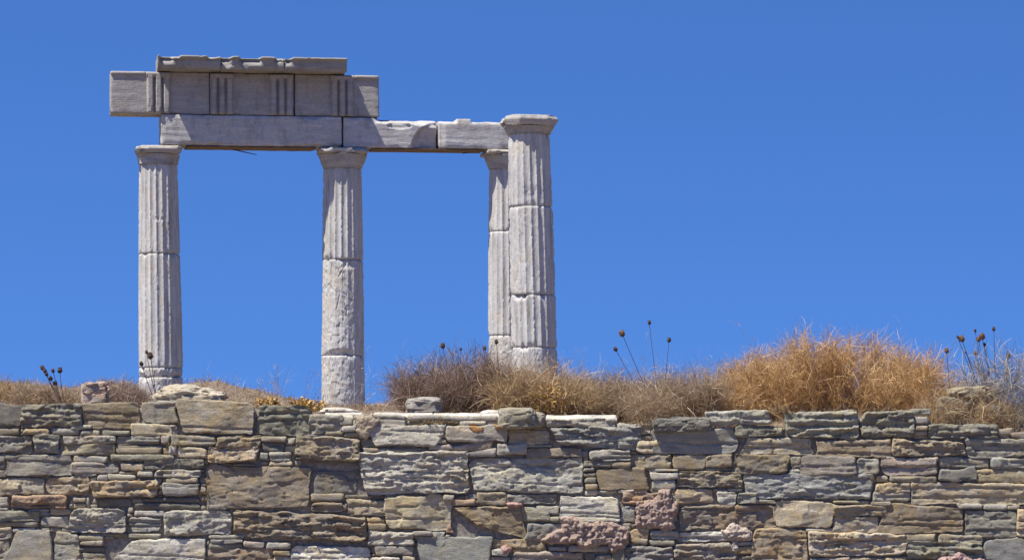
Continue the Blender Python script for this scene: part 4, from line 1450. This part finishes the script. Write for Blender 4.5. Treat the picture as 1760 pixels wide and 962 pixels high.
for i_, (a_, b_, vt_, Z_, m_, lb_) in enumerate((
        (150, 232, 664, 43.0, M_DRY, 'low tan dry plant on the mound behind the pinkish block'),)):
    shrub('low_shrub', a_, b_, vt_, 690, Z_, 1.0, m_, 180 + i_, lb_, n1=110, n2=1000, n3=4000, stalks=16, stalk_h=0.15, twl=(0.08, 0.2), w=(0.009, 0.007, 0.007))

# yellow leafy plants
def leafy(u0, u1, v0, v1, Z, seed, label):
    g = np.random.default_rng(seed)
    c = P((u0 + u1) / 2, v1, Z); hw = (u1 - u0) / 2 * Z / F; h = (v1 - v0) * Z / F
    zb = float(terrain(c.x, Z)) - 0.02
    hh = max(h, c.z + h - zb)
    root = empty('yellow_plant', (c.x, Z, zb), label, 'plant', 'small yellow dry plants')
    n = 40
    p0 = np.stack([g.uniform(-hw, hw, n) * 0.7, g.uniform(-0.12, 0.12, n), np.zeros(n)], -1)
    V1, F1, R1, pts = strands(p0, np.stack([g.normal(0, 0.3, n), g.normal(0, 0.3, n), np.ones(n)], -1), g.uniform(0.7, 1.0, n) * hh, np.full(n, 0.005), 4, 0.2, 0, seed)
    tag(link('stems', plant_mesh('stems', [(V1, F1, R1)]), M_TAN, root), kind='stuff')
    m = 420
    s, d = pick(pts, m, g, 0.4, 1.0)
    V2, F2, R2, _ = strands(s, d * 0.3 + g.normal(size=(m, 3)), g.uniform(0.02, 0.05, m), g.uniform(0.014, 0.028, m), 2, 0.3, 0.3, seed + 1, taper=0.6)
    tag(link('leaves', plant_mesh('leaves', [(V2, F2, R2)]), M_YELLOW, root), kind='stuff')
leafy(440, 478, 681, 698, 27.0, 5, 'small yellow leafy plant near the cream boulder')
leafy(500, 552, 678, 708, 26.9, 6, 'yellow leafy plant at the foot of the middle column')
leafy(930, 965, 655, 690, 27.0, 8, 'yellow leafy plant in the straw shrub by the free-standing column')

# dry grass over the terrace
def grass(name, n, seed, ulo, uhi, zlo, zhi, hlo, hhi, mat, label, wd=0.004, lean=0.5, side=0):
    g = np.random.default_rng(seed)
    Zs = zlo + (zhi - zlo) * g.random(n) ** 1.3
    us = g.uniform(ulo, uhi, n)
    X = (us - UC) * Zs / F
    clump = fbm(X * 2.2, Zs * 1.4, 0, seed, 3)
    keep = clump + g.uniform(-0.45, 0.45, n) > -0.12
    X, Zs, clump = X[keep], Zs[keep], clump[keep]
    n = len(X)
    p = np.stack([X, Zs, terrain(X, Zs) - 0.02], -1)
    d = np.stack([g.normal(0, lean, n), g.normal(0, lean, n), np.ones(n)], -1)
    h = g.uniform(hlo, hhi, n) * (0.7 + 0.6 * np.clip(clump + 0.4, 0, 1))
    V, f, r, pts = strands(p, d, h, np.full(n, wd), 4, 0.35, 0.25, seed + 1)
    parts = [(V, f, r)]
    if side:
        s, dd = pick(pts, n * side, g, 0.3, 1.0)
        V2, f2, r2, _ = strands(s, dd + g.normal(size=(n * side, 3)) * 0.8, g.uniform(0.02, 0.08, n * side), np.full(n * side, wd * 0.8), 2, 0.4, 0.1, seed + 2)
        parts.append((V2, f2, r2))
    o = link(name, plant_mesh(name, parts), mat)
    return tag(o, label, 'grass', kind='stuff')
grass('dry_grass', 15000, 301, -250, 2000, 26.18, 31, 0.05, 0.14, M_DRY, 'short brown dry grass along the terrace edge behind the wall', side=2)
grass('dry_grass', 42000, 302, -400, 760, 31, 46, 0.04, 0.13, M_DRY, 'brown dry grass covering the low mounds behind the columns', 0.009, side=2)
grass('dry_grass', 6000, 303, 760, 2200, 31, 46, 0.06, 0.2, M_TAN, 'straw-coloured dry grass on the terrace behind the shrubs', 0.006, side=1)
# tall thin stalks against the sky
M_PALESTALK = straw_material('pale_stalks', (0.30, 0.24, 0.18), (0.48, 0.41, 0.32), (0.65, 0.57, 0.46))
def stalk_clump(u, v_top, Z, n, spread, seed, label, mat=None):
    g = np.random.default_rng(seed)
    x = (u - UC) * Z / F
    zb = float(terrain(x, Z)) - 0.02
    h = EYE + (VH - v_top) * Z / F - zb
    p = np.stack([g.normal(0, spread * 0.4, n), g.normal(0, spread * 0.4, n), np.zeros(n)], -1)
    d = np.stack([g.normal(0, spread, n), g.normal(0, spread, n), np.ones(n)], -1)
    V, f, r, pts = strands(p, d, g.uniform(0.55, 1.05, n) * h, np.full(n, 0.0036), 6, 0.2, 0.05, seed)
    m = n * 7
    s, dd = pick(pts, m, g, 0.3, 1.0)
    V2, f2, r2, p2 = strands(s, dd * 0.8 + g.normal(size=(m, 3)) * np.array([0.7, 0.7, 0.4]), g.uniform(0.04, 0.16, m), np.full(m, 0.0028), 3, 0.3, 0, seed + 1)
    s3, d3 = pick(p2, m, g, 0.5, 1.0)
    V3, f3, r3, _ = strands(s3, d3 + g.normal(size=(m, 3)) * 0.8, g.uniform(0.015, 0.04, m), np.full(m, 0.004), 1, 0, 0, seed + 2)
    o = link('grass_stalks', plant_mesh('grass_stalks', [(V, f, r), (V2, f2, r2), (V3, f3, r3)]), mat or M_STALK, None, (x, Z, zb))
    return tag(o, label, 'dry stalks', 'thin branching stalks against the sky')
for i, (u, vt, Z, n, sp, lb) in enumerate((
        (212, 640, 28.0, 6, 0.30, 'fine pale stalks between the pinkish block and the first column'),
        (296, 640, 27.6, 5, 0.25, 'fine pale stalks before the foot of the first column'),
        (400, 612, 28.5, 6, 0.40, 'wide spreading pale stalks behind the cream boulder'),
        (560, 640, 27.6, 5, 0.25, 'fine pale stalks before the foot of the middle column'),
        (618, 628, 27.8, 6, 0.28, 'fine pale stalks at the shaded side of the middle column'),
        (470, 612, 28.5, 10, 0.2, 'thin branching dry stalks between the first and middle columns'),
        (528, 628, 28.0, 6, 0.22, 'short branching dry stalks close to the middle column, on its open side'),
        (655, 590, 28.2, 9, 0.25, 'thin branching dry stalks between the middle column and the brown shrub'),
        (690, 625, 28.6, 6, 0.30, 'sparse branching dry stalks at the edge of the brown shrub'),
        (335, 618, 29.0, 4, 0.30, 'few fine dry stalks just past the first column'),
        (985, 585, 28.0, 14, 0.18, 'upright dry stalks beside the free-standing column'),
        (1120, 580, 28.2, 16, 0.25, 'upright dry stalks rising from the tan-brown shrubs'),
        (1210, 588, 28.3, 14, 0.25, 'upright dry stalks in front of the orange-brown shrub edge'),
        (1545, 540, 28.3, 12, 0.30, 'tall dry stalks standing above the orange-brown shrub'),
        (1330, 548, 28.3, 8, 0.25, 'tall dry stalks above the near slope of the orange-brown shrub'))):
    stalk_clump(u, vt, Z, n, sp, 900 + i * 7, lb, M_PALESTALK if 'pale' in lb else None)

M_WEED = straw_material('dry_weed', (0.12, 0.09, 0.05), (0.27, 0.20, 0.11), (0.45, 0.36, 0.22))
for i, (u, v, h, n, lb) in enumerate(((735, 731, 0.07, 60, 'small dry weed at the foot of the white marble strip on the wall'), (768, 729, 0.06, 50, 'tiny dry weed beside the orange lichen stone'),
        (1344, 712, 0.10, 70, 'dry weed in the gap of the top course below the orange-brown shrub'), (1108, 733, 0.08, 40, 'dry weed beside the dark slate slab'),
        (302, 768, 0.06, 30, 'dry weed in a joint below the ochre stone'), (1500, 826, 0.05, 24, 'dry weed in a dark joint among the tan stones'), (346, 850, 0.06, 30, 'dry weed in the dark joint beside the large brown stone'))):
    g = np.random.default_rng(700 + i)
    V1, F1, R1, p1 = strands(np.stack([g.normal(0, 0.05, n), g.uniform(0.0, 0.03, n), np.zeros(n)], -1), np.stack([g.normal(0, 0.8, n), g.uniform(-1.0, 0.1, n), np.ones(n)], -1), g.uniform(0.4, 1.1, n) * h * 1.4, np.full(n, 0.0045), 3, 0.4, 0.4, 700 + i)
    m = n * 3
    sp_, dp_ = pick(p1, m, g, 0.4, 1.0)
    V2, F2, R2, _ = strands(sp_, dp_ + g.normal(size=(m, 3)), g.uniform(0.01, 0.03, m), np.full(m, 0.008), 1, 0, 0, 750 + i)
    o = link('dry_weed', plant_mesh('dry_weed', [(V1, F1, R1), (V2, F2, R2)]), M_WEED, None, P(u, v, ZW - 0.005))
    tag(o, lb, 'weed', 'dry weeds in the wall')

# thistles with dark seed heads
M_HEAD = plain_material('dark_seed_head', (0.085, 0.055, 0.04), 0.9, 90)
M_HEADB = plain_material('brown_seed_head', (0.17, 0.10, 0.062), 0.9, 90)
def head_mesh(seed):
    g = np.random.default_rng(seed)
    nth, nz = 14, 10
    th = np.linspace(0, 2 * math.pi, nth, endpoint=False); t = np.linspace(0, 1, nz)
    TH, T = np.meshgrid(th, t)
    R = np.interp(T, [0, 0.12, 0.35, 0.6, 0.85, 1.0], [0.10, 0.34, 0.50, 0.46, 0.36, 0.22]) * (1 + 0.16 * g.normal(size=T.shape))
    V = np.stack([R * np.cos(TH), R * np.sin(TH), T * 1.2 - 0.1], -1).reshape(-1, 3)
    f = grid_faces(nth, nz, 0, True)
    n = 40
    th = g.uniform(0, 2 * math.pi, n); z = g.uniform(0.1, 1.0, n)
    s = np.stack([0.4 * np.cos(th), 0.4 * np.sin(th), z], -1)
    d = np.stack([np.cos(th), np.sin(th), 0.3 + z], -1)
    V2, f2, _, _ = strands(s, d, g.uniform(0.2, 0.4, n), np.full(n, 0.07), 1, 0, 0, seed, 0.1)
    return mesh_from('seed_head', np.concatenate([V, V2]), [np.concatenate([f, f2 + len(V)])], smooth=False)
HEADS = [head_mesh(i) for i in (1, 2, 3)]
for me in HEADS: me.materials.append(M_HEAD)
HEADSB = [me.copy() for me in HEADS]
for me in HEADSB: me.materials[0] = M_HEADB
def thistle(ub, vb, Z, heads, label, mat_b=()):
    x = (ub - UC) * Z / F
    zb = min(EYE + (VH - vb) * Z / F, float(terrain(x, Z)) - 0.02)
    root = empty('dry_thistle', (x, Z, zb), label, 'thistle', 'dry thistles with dark seed heads')
    for i, (u, v, s) in enumerate(heads):
        e = P(u, v, Z + rng.uniform(-0.06, 0.06)) - root.location
        b = Vector((rng.uniform(-0.02, 0.02), 0, 0))
        mid = Vector((e.x * 0.55 + rng.uniform(-0.02, 0.02), e.y * 0.5, e.z * 0.5))
        ts = np.linspace(0, 1, 8)
        pts = [tuple(b * (1 - t) ** 2 + mid * 2 * t * (1 - t) + e * t * t) for t in ts]
        V, f = tube(pts, np.linspace(0.0045, 0.003, 8), 5)
        link('stem', mesh_from('stem', V, [f]), M_IRON2, root)
        h = link('seed_head', (HEADSB if i in mat_b else HEADS)[i % 3], None, root)
        dr = (e - Vector(pts[-2])).normalized()
        k = s * 0.80 * Z / F
        h.location = Vector(e) - dr * k * 0.5
        h.rotation_mode = 'QUATERNION'
        h.rotation_quaternion = dr.to_track_quat('Z', 'Y')
        h.scale = (k * 0.9, k * 0.9, k)
M_IRON2 = plain_material('thistle_stem', (0.12, 0.085, 0.07), 0.9, 30)
thistle(112, 690, 26.7, [(73, 632, 10), (77, 637, 9), (80, 643, 8), (91, 637, 8), (103, 636, 11), (87, 650, 9), (95, 658, 9)], 'dry thistle with a cluster of seed heads beside the pinkish block')
thistle(274, 665, 27.3, [(252, 605, 7), (258, 611, 13), (243, 625, 9)], 'dry thistle with three seed heads before the first column')
thistle(790, 660, 27.5, [(761, 594, 11), (716, 640, 7), (792, 600, 6)], 'dry thistle with seed heads rising from the dark brown shrub')
thistle(862, 660, 27.4, [(833, 598, 8), (853, 587, 9)], 'dry thistle with two small seed heads against the half hidden column')
thistle(1140, 640, 27.6, [(1069, 573, 13), (1116, 554, 8), (1150, 584, 9), (1058, 600, 9)], 'tall dry thistle with seed heads above the tan-brown shrubs', (0,))
thistle(1716, 660, 27.0, [(1653, 582, 13), (1646, 579, 6), (1688, 578, 13), (1682, 583, 10), (1708, 565, 8), (1676, 568, 6), (1677, 607, 9), (1692, 592, 7), (1733, 612, 10), (1660, 605, 5)], 'many-headed dry thistle in the grey twiggy shrub', (0, 2, 3, 6, 8))
thistle(1640, 660, 27.2, [(1627, 602, 10)], 'single brown seed head at the edge of the orange-brown shrub', (0,))
print('OBJECTS', len(bpy.data.objects), 'TRIS', sum(sum(len(p.vertices) - 2 for p in o.data.polygons) for o in []) )
